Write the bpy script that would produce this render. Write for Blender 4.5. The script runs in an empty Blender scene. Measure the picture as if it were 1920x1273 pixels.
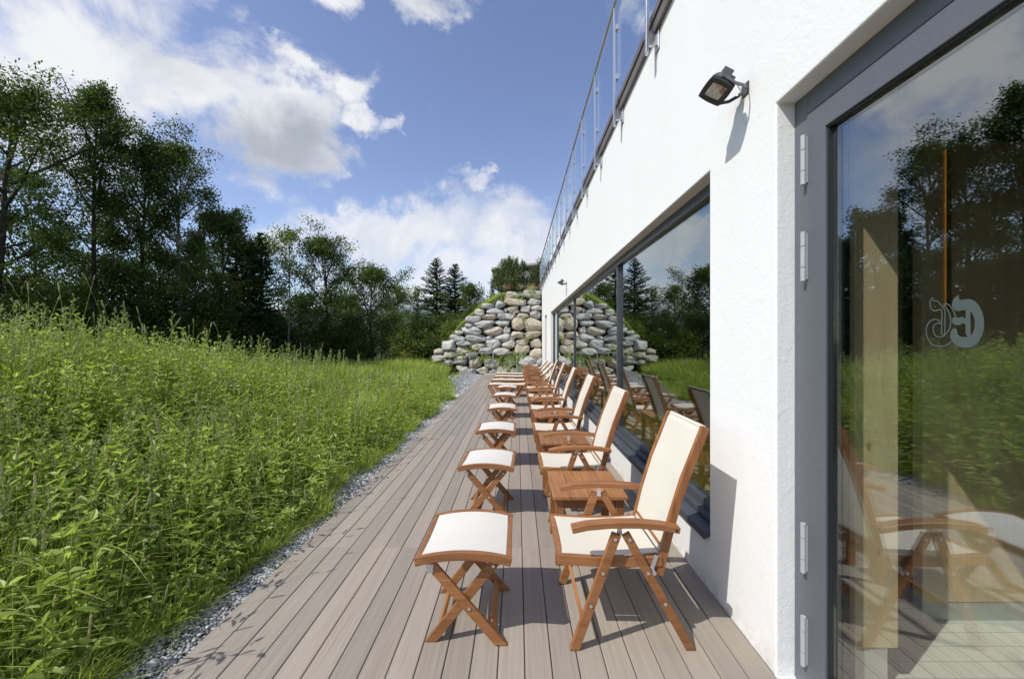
import bpy, bmesh, math, random
import numpy as np
from mathutils import Vector, Matrix, Quaternion

scene = bpy.context.scene
COL = scene.collection
R = math.radians
random.seed(7)

# ------------------------------------------------------------------ camera
cam_d = bpy.data.cameras.new("camera")
cam = bpy.data.objects.new("camera", cam_d)
COL.objects.link(cam)
cam.location = (0, 0, 1.6)
cam.rotation_euler = (R(90), 0, 0)
cam_d.sensor_width = 36.0
cam_d.lens = 747.0 / 1920 * 36.0
cam_d.shift_x = -10.0 / 1920
cam_d.shift_y = 4.5 / 1920
cam_d.clip_start = 0.05
cam_d.clip_end = 12000
scene.camera = cam

# ------------------------------------------------------------------ view
scene.view_settings.view_transform = 'Standard'
scene.view_settings.look = 'None'
scene.view_settings.gamma = 1.0
scene.view_settings.exposure = 0.28
scene.render.engine = 'CYCLES'
scene.cycles.max_bounces = 10
scene.cycles.transparent_max_bounces = 24
scene.cycles.diffuse_bounces = 3
scene.cycles.glossy_bounces = 4
scene.cycles.transmission_bounces = 5
scene.cycles.caustics_reflective = False
scene.cycles.caustics_refractive = False
scene.cycles.sample_clamp_indirect = 6.0
scene.cycles.use_denoising = True
scene.cycles.denoiser = 'OPENIMAGEDENOISE'
scene.cycles.denoising_input_passes = 'RGB_ALBEDO_NORMAL'
scene.cycles.denoising_prefilter = 'ACCURATE'

# ------------------------------------------------------------------ sun
TO_SUN = Vector((-.538, -.336, .773)).normalized()
sun_d = bpy.data.lights.new("sun", 'SUN')
sun_d.energy = 3.7
sun_d.angle = R(0.53)
sun_d.color = (1.0, .955, .88)
sun = bpy.data.objects.new("sun", sun_d)
COL.objects.link(sun)
sun.rotation_euler = (-TO_SUN).to_track_quat('-Z', 'Y').to_euler()
sun.location = TO_SUN * 60

# ------------------------------------------------------------------ world : nishita sky with clouds
world = bpy.data.worlds.new("World")
scene.world = world
world.use_nodes = True
wt = world.node_tree
wt.nodes.clear()


class NT:
    """tiny helper to write node trees"""
    def __init__(self, tree):
        self.t = tree

    def n(self, typ, **kw):
        nd = self.t.nodes.new(typ)
        for k, v in kw.items():
            setattr(nd, k, v)
        return nd

    def put(self, sock, val):
        if val is None:
            return
        if isinstance(val, bpy.types.NodeSocket):
            self.t.links.new(val, sock)
        else:
            if hasattr(sock, 'default_value'):
                if sock.type == 'RGBA' and len(val) == 3:
                    val = (*val, 1)
                sock.default_value = val

    def math(self, op, a, b=None, c=None, clamp=False):
        nd = self.n('ShaderNodeMath', operation=op, use_clamp=clamp)
        self.put(nd.inputs[0], a)
        if b is not None:
            self.put(nd.inputs[1], b)
        if c is not None:
            self.put(nd.inputs[2], c)
        return nd.outputs[0]

    def vmath(self, op, a, b=None, out=0):
        nd = self.n('ShaderNodeVectorMath', operation=op)
        self.put(nd.inputs[0], a)
        if b is not None:
            if op == 'SCALE':
                self.put(nd.inputs['Scale'], b)
            else:
                self.put(nd.inputs[1], b)
        return nd.outputs[out]

    def remap(self, v, a, b, c=0.0, d=1.0, smooth=False):
        nd = self.n('ShaderNodeMapRange')
        nd.clamp = True
        if smooth:
            nd.interpolation_type = 'SMOOTHSTEP'
        self.put(nd.inputs['Value'], v)
        nd.inputs['From Min'].default_value = a
        nd.inputs['From Max'].default_value = b
        nd.inputs['To Min'].default_value = c
        nd.inputs['To Max'].default_value = d
        return nd.outputs[0]

    def noise(self, vec=None, scale=5.0, detail=4.0, rough=.55, dist=0.0, out='Fac'):
        nd = self.n('ShaderNodeTexNoise')
        self.put(nd.inputs['Vector'], vec)
        nd.inputs['Scale'].default_value = scale
        nd.inputs['Detail'].default_value = detail
        nd.inputs['Roughness'].default_value = rough
        nd.inputs['Distortion'].default_value = dist
        return nd.outputs[out]

    def mix(self, f, a, b, mode='MIX'):
        nd = self.n('ShaderNodeMix', data_type='RGBA', blend_type=mode)
        self.put(nd.inputs[0], f)
        self.put(nd.inputs[6], a)
        self.put(nd.inputs[7], b)
        return nd.outputs[2]

    def ramp(self, f, stops):
        nd = self.n('ShaderNodeValToRGB')
        el = nd.color_ramp.elements
        while len(el) < len(stops):
            el.new(.5)
        for e, (p, c) in zip(el, stops):
            e.position = p
            e.color = (*c, 1) if len(c) == 3 else c
        self.put(nd.inputs[0], f)
        return nd.outputs[0]


W = NT(wt)
sky = W.n('ShaderNodeTexSky', sky_type='NISHITA')
sky.sun_disc = False
sky.sun_elevation = math.asin(TO_SUN.z)
sky.sun_rotation = math.atan2(TO_SUN.x, TO_SUN.y)
sky.altitude = 900
sky.air_density = 1.0
sky.dust_density = 1.2
sky.ozone_density = 2.0
SKY_STRENGTH = 0.135
tc = W.n('ShaderNodeTexCoord')
dirv = tc.outputs['Generated']
sep = W.n('ShaderNodeSeparateXYZ')
W.put(sep.inputs[0], dirv)
ys = W.math('MAXIMUM', sep.outputs[1], 0.12)
u_ = W.math('DIVIDE', sep.outputs[0], ys)
v_ = W.math('DIVIDE', sep.outputs[2], ys)
cmb = W.n('ShaderNodeCombineXYZ')
W.put(cmb.inputs[0], u_)
W.put(cmb.inputs[1], v_)
uv = cmb.outputs[0]
# domain distortion for ragged cloud edges
dn = W.noise(dirv, 3.5, 6, .62, out='Color')
dn = W.vmath('SUBTRACT', dn, (.5, .5, .5))
dn = W.vmath('SCALE', dn, .42)
uvd = W.vmath('ADD', uv, dn)
dn2 = W.noise(dirv, 12, 5, .6, out='Color')
dn2 = W.vmath('SCALE', W.vmath('SUBTRACT', dn2, (.5, .5, .5)), .11)
uvd = W.vmath('ADD', uvd, dn2)


def sky_blob(px, py, rx, ry, rot, wgt, vec):
    """an ellipse of cloud; given as heading and height on the sky"""
    mp = W.n('ShaderNodeMapping', vector_type='TEXTURE')
    W.put(mp.inputs['Vector'], vec)
    mp.inputs['Location'].default_value = ((px - 970) / 747, (641 - py) / 747, 0)
    mp.inputs['Rotation'].default_value = (0, 0, R(rot))
    mp.inputs['Scale'].default_value = (rx / 747, ry / 747, 1)
    ln = W.vmath('LENGTH', mp.outputs[0], out=1)
    return W.remap(ln, 1.25, .15, 0, wgt, smooth=True)


def join_max(lst):
    a = lst[0]
    for b in lst[1:]:
        a = W.math('MAXIMUM', a, b)
    return a


thick = [(210, 100, 420, 165, -20, 1.3), (330, 130, 220, 110, -30, 1.3), (500, 240, 190, 125, -32, 1.3), (60, 200, 280, 170, 0, 1.15), (230, 230, 200, 110, 0, 1.0),
         (150, 20, 340, 110, 0, 1.15), (520, 275, 130, 80, 0, 1.3), (560, 300, 90, 45, -10, 1.0),
         (560, 140, 180, 24, -38, .52), (650, 190, 62, 56, 30, .92), (685, 240, 70, 42, 0, .98), (740, 235, 44, 30, 0, .85), (450, 45, 55, 36, -50, .55),
         (620, 330, 60, 30, 0, .6), (330, 20, 60, 60, 0, .8),
         (640, 10, 70, 55, 0, .85), (790, 15, 110, 60, 0, .95), (500, 0, 50, 25, 0, .8), (1105, 8, 25, 12, 0, .6),
         (890, 355, 85, 48, 10, .95), (940, 335, 50, 30, 0, .8), (640, 415, 45, 28, 0, .8),
         (1210, 25, 60, 60, 0, .6)]
soft = [(730, 440, 260, 75, 0, .95), (950, 440, 150, 85, 0, .9), (560, 470, 200, 70, 0, .75), (850, 520, 420, 80, 0, .8),
        (1080, 470, 220, 110, 0, .7), (200, 330, 260, 140, 0, .7), (-200, 200, 260, 260, 0, .8)]
f_thick = join_max([sky_blob(*b, uvd) for b in thick])
f_soft = join_max([sky_blob(*b, uvd) for b in soft])
cn = W.noise(W.vmath('MULTIPLY', dirv, (1, 1, 1.6)), 6.0, 9, .62, .4)
cn2 = W.noise(W.vmath('MULTIPLY', dirv, (1, 1, 2.2)), 3.0, 7, .6, .3)
dens_t = W.math('ADD', f_thick, W.math('MULTIPLY', W.math('SUBTRACT', cn, .5), 2.7))
a_thick = W.remap(dens_t, .26, 1.10, 0, 1, smooth=True)
dens_s = W.math('ADD', f_soft, W.math('MULTIPLY', W.math('SUBTRACT', cn2, .5), 1.5))
a_soft = W.remap(dens_s, .18, 1.05, 0, .95, smooth=True)
# behind the viewer : scattered cumulus so that the light stays even
cb = W.noise(W.vmath('MULTIPLY', dirv, (1, 1, 1.8)), 2.6, 8, .6, .3)
a_back = W.remap(cb, .52, .66, 0, .9, smooth=True)
front = W.remap(sep.outputs[1], .13, .30, 0, 1, smooth=True)
a_front = W.math('SUBTRACT', 1.0, W.math('MULTIPLY', W.math('SUBTRACT', 1.0, a_thick), W.math('SUBTRACT', 1.0, a_soft)))
mixa = W.n('ShaderNodeMix', data_type='FLOAT')
W.put(mixa.inputs[0], front)
W.put(mixa.inputs[2], a_back)
W.put(mixa.inputs[3], a_front)
alpha = mixa.outputs[0]
# cloud brightness
greym = join_max([sky_blob(515, 268, 160, 85, -12, 1.1, uvd), sky_blob(800, 5, 90, 40, 0, .6, uvd), sky_blob(310, 95, 160, 60, -20, .35, uvd)])
shade = W.noise(dirv, 7.0, 8, .6, .5)
shade = W.remap(shade, .36, .54, 0, 1)
cl_w = W.mix(shade, (4.5, 4.7, 5.2), (5.5, 5.55, 5.7))
cl_w = W.mix(W.math('MULTIPLY', greym, .70), cl_w, (2.0, 2.3, 2.75))
hs = W.n('ShaderNodeHueSaturation')
hs.inputs['Hue'].default_value = .515
hs.inputs['Saturation'].default_value = 1.0
hs.inputs['Value'].default_value = 1.0
W.put(hs.inputs['Color'], sky.outputs[0])
skycol = W.mix(1.0, hs.outputs[0], (1.30, 1.27, 1.17), 'MULTIPLY')
allc = W.mix(alpha, skycol, cl_w)
bg = W.n('ShaderNodeBackground')
W.put(bg.inputs[0], allc)
bg.inputs[1].default_value = SKY_STRENGTH
wo = W.n('ShaderNodeOutputWorld')
wt.links.new(bg.outputs[0], wo.inputs[0])
world.cycles.sampling_method = 'MANUAL'
world.cycles.sample_map_resolution = 1024


# ------------------------------------------------------------------ helpers : objects
def tag(o, label=None, cat=None, group=None, kind=None):
    if label: o["label"] = label
    if cat: o["category"] = cat
    if group: o["group"] = group
    if kind: o["kind"] = kind
    return o


def link(name, me, parent=None):
    o = bpy.data.objects.new(name, me)
    COL.objects.link(o)
    if parent is not None:
        o.parent = parent
    return o


def empty(name, loc=(0, 0, 0), rz=0.0):
    o = bpy.data.objects.new(name, None)
    COL.objects.link(o)
    o.location = loc
    o.rotation_euler = (0, 0, rz)
    o.empty_display_size = .1
    return o


def copy_tree(o, parent=None):
    c = o.copy()
    COL.objects.link(c)
    if parent is not None:
        c.parent = parent
    for ch in list(o.children):
        copy_tree(ch, c)
    return c


class MB:
    """collects shapes and links them as ONE mesh object"""
    def __init__(self):
        self.bm = bmesh.new()

    def _hull(self, vs, faces, mi=0, smooth=False):
        bv = [self.bm.verts.new(v) for v in vs]
        for f in faces:
            fc = self.bm.faces.new([bv[i] for i in f])
            fc.material_index = mi
            fc.smooth = smooth
        return bv

    def box(self, x0, x1, y0, y1, z0, z1, mi=0):
        vs = [(x, y, z) for z in (z0, z1) for (x, y) in ((x0, y0), (x1, y0), (x1, y1), (x0, y1))]
        self._hull(vs, [(3, 2, 1, 0), (4, 5, 6, 7), (0, 1, 5, 4), (1, 2, 6, 5), (2, 3, 7, 6), (3, 0, 4, 7)], mi)
        return self

    def sweep(self, pts, w, t, side=(0, 1, 0), mi=0, flat_end=None):
        """rectangular section (w along side, t across) along a polyline"""
        pts = [Vector(p) for p in pts]
        S = Vector(side).normalized()
        rings = []
        n = len(pts)
        for i, p in enumerate(pts):
            if i == 0: tg = pts[1] - pts[0]
            elif i == n - 1: tg = pts[-1] - pts[-2]
            else: tg = (pts[i + 1] - pts[i]).normalized() + (pts[i] - pts[i - 1]).normalized()
            tg.normalize()
            N = S.cross(tg).normalized()
            if flat_end and i in (0, n - 1) and ((i == 0 and flat_end[0]) or (i == n - 1 and flat_end[1])):
                # cut horizontally
                k = 1.0 / max(.25, abs(tg.z))
                N = Vector((tg.z, 0, 0)).normalized() * k if abs(S.y) > .5 else N
                if N.dot(S.cross(tg)) < 0: N = -N
            rings.append([p + S * (a * w / 2) + N * (b * t / 2) for a, b in ((-1, -1), (1, -1), (1, 1), (-1, 1))])
        vs = [v for r in rings for v in r]
        fs = [(0, 1, 2, 3)]
        for i in range(n - 1):
            a = 4 * i
            for k in range(4):
                k2 = (k + 1) % 4
                fs.append((a + k2, a + k, a + 4 + k, a + 4 + k2))
        e = 4 * (n - 1)
        fs.append((e + 3, e + 2, e + 1, e))
        self._hull(vs, fs, mi)
        return self

    def tube(self, pts, r, seg=8, mi=0, smooth=True, r1=None):
        pts = [Vector(p) for p in pts]
        n = len(pts)
        vs, fs = [], []
        ref = None
        for i, p in enumerate(pts):
            if i == 0: tg = pts[1] - pts[0]
            elif i == n - 1: tg = pts[-1] - pts[-2]
            else: tg = (pts[i + 1] - pts[i - 1])
            tg.normalize()
            if ref is None:
                ref = tg.orthogonal().normalized()
            ref = (ref - tg * ref.dot(tg)).normalized()
            b = tg.cross(ref)
            rr = r if r1 is None else r + (r1 - r) * i / (n - 1)
            for k in range(seg):
                a = 2 * math.pi * k / seg
                vs.append(p + (ref * math.cos(a) + b * math.sin(a)) * rr)
        for i in range(n - 1):
            for k in range(seg):
                k2 = (k + 1) % seg
                fs.append((i * seg + k, i * seg + k2, (i + 1) * seg + k2, (i + 1) * seg + k))
        bv = self._hull(vs, fs, mi, smooth)
        for base, order in ((0, -1), ((n - 1) * seg, 1)):
            fc = self.bm.faces.new([self.bm.verts.new(bv[base + k].co) for k in range(seg)][::order])
            fc.material_index = mi
        return self

    def disc(self, c, ax, r, h, seg=10, mi=0):
        c = Vector(c); ax = Vector(ax).normalized()
        return self.tube([c, c + ax * h], r, seg, mi, False)

    def grid(self, fn, nu, nv, mi=0, smooth=True):
        vs = [fn(i / nu, j / nv) for j in range(nv + 1) for i in range(nu + 1)]
        fs = [(j * (nu + 1) + i, j * (nu + 1) + i + 1, (j + 1) * (nu + 1) + i + 1, (j + 1) * (nu + 1) + i) for j in range(nv) for i in range(nu)]
        self._hull(vs, fs, mi, smooth)
        return self

    def build(self, name, mat, parent=None, bevel=0.0, seg=2, M4=None):
        bm = self.bm
        bmesh.ops.recalc_face_normals(bm, faces=bm.faces[:])
        if bevel > 0:
            ed = [e for e in bm.edges if len(e.link_faces) == 2 and e.calc_face_angle(0) > R(40)]
            bmesh.ops.bevel(bm, geom=ed, offset=bevel, segments=seg, profile=.6, affect='EDGES', clamp_overlap=True)
            for f in bm.faces: f.smooth = False
        if M4 is not None:
            bm.transform(M4)
        me = bpy.data.meshes.new(name)
        bm.to_mesh(me)
        bm.free()
        for m in (mat if isinstance(mat, (list, tuple)) else [mat]):
            me.materials.append(m)
        return link(name, me, parent)


def np_mesh(name, verts, quads=None, tris=None, mat=None, parent=None, rnd=None, smooth=False, mat_idx=None):
    me = bpy.data.meshes.new(name)
    verts = np.ascontiguousarray(verts, dtype=np.float32)
    nq = 0 if quads is None else len(quads)
    nt = 0 if tris is None else len(tris)
    me.vertices.add(len(verts))
    me.vertices.foreach_set('co', verts.ravel())
    parts = []
    if nq: parts.append(np.asarray(quads, np.int32).ravel())
    if nt: parts.append(np.asarray(tris, np.int32).ravel())
    loops = np.concatenate(parts)
    me.loops.add(len(loops))
    me.loops.foreach_set('vertex_index', loops)
    starts = np.concatenate([np.arange(nq) * 4, nq * 4 + np.arange(nt) * 3]).astype(np.int32)
    me.polygons.add(nq + nt)
    me.polygons.foreach_set('loop_start', starts)
    me.polygons.foreach_set('use_smooth', np.full(nq + nt, bool(smooth)))
    if mat_idx is not None:
        me.polygons.foreach_set('material_index', np.asarray(mat_idx, np.int32))
    if rnd is not None:
        at = me.attributes.new('rnd', 'FLOAT', 'POINT')
        at.data.foreach_set('value', np.asarray(rnd, np.float32))
    me.update(calc_edges=True)
    for m in (mat if isinstance(mat, (list, tuple)) else [mat]):
        me.materials.append(m)
    return link(name, me, parent)


# ------------------------------------------------------------------ helpers : materials
def new_mat(name):
    m = bpy.data.materials.new(name)
    m.use_nodes = True
    m.node_tree.nodes.clear()
    T = NT(m.node_tree)
    out = T.n('ShaderNodeOutputMaterial')
    return m, T, out


def principled(T, out, color, rough=.6, metal=0.0, spec=.5, bump=None, bstr=.3, bdist=.01):
    p = T.n('ShaderNodeBsdfPrincipled')
    T.put(p.inputs['Base Color'], color)
    T.put(p.inputs['Roughness'], rough)
    T.put(p.inputs['Metallic'], metal)
    T.put(p.inputs['Specular IOR Level'], spec)
    if bump is not None:
        b = T.n('ShaderNodeBump')
        b.inputs['Strength'].default_value = bstr
        b.inputs['Distance'].default_value = bdist
        T.put(b.inputs['Height'], bump)
        T.t.links.new(b.outputs[0], p.inputs['Normal'])
    T.t.links.new(p.outputs[0], out.inputs[0])
    return p


def objco(T, scale=(1, 1, 1), loc=(0, 0, 0), kind='Object'):
    t = T.n('ShaderNodeTexCoord')
    mp = T.n('ShaderNodeMapping')
    mp.inputs['Scale'].default_value = scale
    mp.inputs['Location'].default_value = loc
    T.t.links.new(t.outputs[kind], mp.inputs[0])
    return mp.outputs[0]


def geomco(T, scale=(1, 1, 1)):
    g = T.n('ShaderNodeNewGeometry')
    mp = T.n('ShaderNodeMapping')
    mp.inputs['Scale'].default_value = scale
    T.t.links.new(g.outputs['Position'], mp.inputs[0])
    return mp.outputs[0]


def m_wood(name, base, dark, light, axis='x', scale=1.0):
    m, T, out = new_mat(name)
    sc = {'x': (2.5, 42, 42), 'y': (42, 2.5, 42), 'z': (42, 42, 2.5)}[axis]
    oi = T.n('ShaderNodeObjectInfo')
    co = objco(T, tuple(s * scale for s in sc))
    off = T.vmath('ADD', co, T.vmath('SCALE', oi.outputs['Location'], 7.3))
    n1 = T.noise(off, 1.0, 5, .6, .6)
    n2 = T.noise(off, 4.0, 3, .6)
    n3 = T.noise(objco(T, (3, 3, 3)), 1.5, 3, .5)
    c = T.ramp(n1, [(.28, dark), (.5, base), (.75, light)])
    c = T.mix(T.remap(n3, .35, .7, 0, .35), c, dark)
    rr = T.remap(oi.outputs['Random'], 0, 1, .86, 1.12)
    c = T.mix(1.0, c, T.vmath('SCALE', (1, 1, 1), rr), 'MULTIPLY')
    h = T.math('ADD', T.math('MULTIPLY', n1, .6), T.math('MULTIPLY', n2, .4))
    principled(T, out, c, T.remap(n1, .3, .7, .42, .6), bump=h, bstr=.25, bdist=.002)
    return m


M = {}
M['wood'] = m_wood('oiled_hardwood', (.285, .121, .043), (.175, .066, .022), (.37, .172, .068), 'x')
M['wood_y'] = m_wood('oiled_hardwood_cross', (.305, .137, .051), (.195, .078, .028), (.39, .187, .078), 'y')
M['wood_z'] = m_wood('oiled_hardwood_upright', (.27, .112, .040), (.165, .060, .020), (.35, .158, .060), 'z')


def m_metal(name, col, rough=.3, metal=1.0):
    m, T, out = new_mat(name)
    n = T.noise(objco(T, (1, 1, 1)), 60, 3, .5)
    c = T.mix(T.remap(n, .3, .7, 0, .25), col, tuple(x * .7 for x in col))
    principled(T, out, c, T.remap(n, .3, .7, rough * .85, rough * 1.25), metal=metal, bump=n, bstr=.05, bdist=.001)
    return m


M['steel'] = m_metal('brushed_steel', (.62, .62, .63), .32)
M['zinc'] = m_metal('satin_fittings', (.66, .66, .67), .38, .85)
M['dark_metal'] = m_metal('anthracite_metal', (.075, .083, .097), .30, .15)
M['frame'] = m_metal('grey_painted_aluminium', (.125, .135, .155), .42, .1)
M['black'] = m_metal('black_plastic', (.018, .019, .021), .42, 0)
M['grey_plastic'] = m_metal('grey_cast_housing', (.07, .073, .08), .5, 0)
M['coping'] = m_metal('brown_grey_flashing', (.16, .135, .12), .42, .2)
M['hinge'] = m_metal('pale_hinge', (.40, .41, .42), .55, .1)


def m_fabric(name, col):
    m, T, out = new_mat(name)
    co = objco(T)
    wx = T.n('ShaderNodeTexWave', wave_type='BANDS', bands_direction='X')
    wy = T.n('ShaderNodeTexWave', wave_type='BANDS', bands_direction='Y')
    wz = T.n('ShaderNodeTexWave', wave_type='BANDS', bands_direction='Z')
    for w_ in (wx, wy, wz):
        w_.inputs['Scale'].default_value = 130
        T.put(w_.inputs['Vector'], co)
    h = T.math('ADD', T.math('ADD', wx.outputs[1], wy.outputs[1]), wz.outputs[1])
    n = T.noise(co, 4, 4, .6)
    c = T.mix(T.remap(n, .35, .7, 0, .25), col, tuple(x * y for x, y in zip(col, (.9, .88, .84))))
    p = T.n('ShaderNodeBsdfPrincipled')
    T.put(p.inputs['Base Color'], c)
    p.inputs['Roughness'].default_value = .75
    p.inputs['Specular IOR Level'].default_value = .25
    b = T.n('ShaderNodeBump')
    b.inputs['Strength'].default_value = .15
    b.inputs['Distance'].default_value = .0008
    T.put(b.inputs['Height'], h)
    T.t.links.new(b.outputs[0], p.inputs['Normal'])
    tr = T.n('ShaderNodeBsdfTranslucent')
    T.put(tr.inputs[0], tuple(x * .9 for x in col))
    mx = T.n('ShaderNodeMixShader')
    mx.inputs[0].default_value = .16
    T.t.links.new(p.outputs[0], mx.inputs[1])
    T.t.links.new(tr.outputs[0], mx.inputs[2])
    T.t.links.new(mx.outputs[0], out.inputs[0])
    return m


M['cream'] = m_fabric('cream_sling', (.70, .665, .575))
M['white_sling'] = m_fabric('white_sling', (.70, .69, .655))


def m_plaster(name, col, coarse=1.0, bstr=.5):
    m, T, out = new_mat(name)
    co = geomco(T)
    n1 = T.noise(co, 9, 6, .6, .8)
    n2 = T.noise(co, 55, 5, .65)
    n3 = T.noise(co, 180, 3, .6)
    v = T.n('ShaderNodeTexVoronoi', feature='SMOOTH_F1')
    T.put(v.inputs['Vector'], T.vmath('ADD', co, T.vmath('SCALE', T.noise(co, 7, 3, out='Color'), .35)))
    v.inputs['Scale'].default_value = 16
    tr = T.remap(n1, .52, .6, 0, 1, smooth=True)
    h = T.math('ADD', T.math('MULTIPLY', n2, .55), T.math('MULTIPLY', n3, .22))
    h = T.math('ADD', h, T.math('MULTIPLY', tr, .14 * coarse))
    h = T.math('ADD', h, T.math('MULTIPLY', v.outputs['Distance'], .12))
    n4 = T.noise(geomco(T, (1.2, 1.2, .35)), 2.2, 5, .6)
    c = T.mix(T.remap(n4, .4, .75, 0, .30), col, tuple(x * y for x, y in zip(col, (.93, .925, .915))))
    # splash stains close to the boards
    g = T.n('ShaderNodeNewGeometry')
    sp = T.n('ShaderNodeSeparateXYZ')
    T.t.links.new(g.outputs['Position'], sp.inputs[0])
    st = T.math('MULTIPLY', T.remap(sp.outputs[2], .14, .0, 0, 1), T.remap(T.noise(co, 14, 5, .65), .42, .65, 0, .6))
    c = T.mix(st, c, (.50, .44, .38))
    principled(T, out, c, .9, spec=.15, bump=h, bstr=bstr, bdist=.006)
    return m


M['plaster'] = m_plaster('white_roughcast', (.80, .80, .79))
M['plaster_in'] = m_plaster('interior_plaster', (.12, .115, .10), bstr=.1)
M['soffit'] = m_plaster('reveal_plaster', (.80, .80, .79), bstr=.25)


def m_glass(name, tint, base=.10, gain=1.25, refl=(.93, .97, 1.0), ripple=.0):
    m, T, out = new_mat(name)
    fr = T.n('ShaderNodeFresnel')
    g = T.n('ShaderNodeNewGeometry')
    T.put(fr.inputs['IOR'], T.remap(g.outputs['Backfacing'], 0, 1, 1.5, 1 / 1.5))
    f = T.math('ADD', T.math('MULTIPLY', fr.outputs[0], gain), base, clamp=True)
    tr = T.n('ShaderNodeBsdfTransparent')
    T.put(tr.inputs[0], tint)
    gl = T.n('ShaderNodeBsdfGlossy')
    T.put(gl.inputs['Color'], refl)
    gl.inputs['Roughness'].default_value = 0.0
    if ripple:
        b = T.n('ShaderNodeBump')
        b.inputs['Strength'].default_value = ripple
        b.inputs['Distance'].default_value = .01
        T.put(b.inputs['Height'], T.noise(geomco(T), 1.1, 2, .4))
        T.t.links.new(b.outputs[0], gl.inputs['Normal'])
    mx = T.n('ShaderNodeMixShader')
    T.put(mx.inputs[0], f)
    T.t.links.new(tr.outputs[0], mx.inputs[1])
    T.t.links.new(gl.outputs[0], mx.inputs[2])
    T.t.links.new(mx.outputs[0], out.inputs[0])
    return m


M['glass_win'] = m_glass('window_glass', (.78, .80, .68), .17, 1.25, ripple=.02)
M['glass_door'] = m_glass('door_glass', (.955, .965, .92), .14, 1.1, ripple=.02)
M['glass_rail'] = m_glass('railing_glass', (.95, .978, .972), .01, .8)
M['glass_lamp'] = m_glass('lamp_glass', (.92, .92, .9), .03, 1.0)


def m_deck():
    m, T, out = new_mat('composite_decking')
    a = T.n('ShaderNodeAttribute', attribute_name='rnd')
    co = geomco(T, (60, 1.6, 60))
    off = T.vmath('ADD', co, T.vmath('SCALE', a.outputs['Vector'], 91.0))
    n1 = T.noise(off, 1.0, 5, .62, .3)
    n2 = T.noise(geomco(T, (1, .6, 1)), 1.8, 5, .6, .6)
    n3 = T.noise(geomco(T), 14, 5, .7)
    n4 = T.noise(geomco(T, (4, .7, 1)), 2.0, 6, .7)
    c = T.ramp(n1, [(.25, (.252, .218, .182)), (.5, (.294, .258, .218)), (.78, (.334, .296, .253))])
    bt = T.remap(a.outputs['Fac'], 0, 1, .86, 1.10)
    c = T.mix(1.0, c, T.vmath('SCALE', (1, 1, 1), bt), 'MULTIPLY')
    c = T.mix(T.remap(n2, .38, .7, 0, .22), c, (.25, .21, .182))
    c = T.mix(T.remap(n4, .55, .75, 0, .14), c, (.44, .39, .345))
    c = T.mix(T.remap(n3, .66, .74, 0, .35), c, (.46, .42, .38))
    w = T.n('ShaderNodeTexWave', wave_type='BANDS', bands_direction='X', wave_profile='SIN')
    T.put(w.inputs['Vector'], geomco(T))
    w.inputs['Scale'].default_value = 34
    w.inputs['Distortion'].default_value = 0
    h = T.math('ADD', T.math('MULTIPLY', w.outputs[1], .35), n1)
    principled(T, out, c, T.remap(n1, .3, .7, .55, .72), spec=.35, bump=h, bstr=.35, bdist=.0015)
    return m


M['deck'] = m_deck()


def m_stone(name, kind):
    m, T, out = new_mat(name)
    oi = T.n('ShaderNodeObjectInfo')
    co = T.vmath('ADD', objco(T), T.vmath('SCALE', (13.1, 7.7, 3.3), T.math('MULTIPLY', oi.outputs['Random'], 9)))
    n1 = T.noise(co, 4.5, 8, .72, 1.2)
    n2 = T.noise(co, 11, 6, .75, .6)
    n3 = T.noise(co, 1.4, 4, .6)
    a, b, d = {'grey': ((.52, .52, .505), (.32, .32, .32), (.64, .63, .61)),
               'tan': ((.55, .49, .39), (.36, .305, .225), (.65, .60, .52)),
               'buff': ((.57, .54, .475), (.37, .345, .30), (.67, .645, .59))}[kind]
    c = T.ramp(n1, [(.28, b), (.5, a), (.72, d)])
    c = T.mix(T.remap(n2, .55, .72, 0, .45), c, tuple(x * .55 for x in b))
    c = T.mix(T.remap(n3, .55, .72, 0, .4), c, (.44, .33, .18) if kind == 'tan' else (.40, .40, .40))
    rr = T.remap(oi.outputs['Random'], 0, 1, .85, 1.12)
    c = T.mix(1.0, c, T.vmath('SCALE', (1, 1, 1), rr), 'MULTIPLY')
    h = T.math('ADD', n1, T.math('MULTIPLY', n2, .4))
    principled(T, out, c, .88, spec=.2, bump=h, bstr=1.0, bdist=.10)
    return m


M['st_grey'] = m_stone('grey_boulder', 'grey')
M['st_tan'] = m_stone('tan_boulder', 'tan')
M['st_buff'] = m_stone('buff_boulder', 'buff')


def m_simple(name, c1, c2, scale=4, rough=.85, bstr=.4, bdist=.01, spec=.2):
    m, T, out = new_mat(name)
    co = geomco(T)
    n = T.noise(co, scale, 7, .65)
    principled(T, out, T.mix(T.remap(n, .3, .7), c1, c2), rough, spec=spec, bump=T.noise(co, scale * 6, 5, .6), bstr=bstr, bdist=bdist)
    return m


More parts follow.
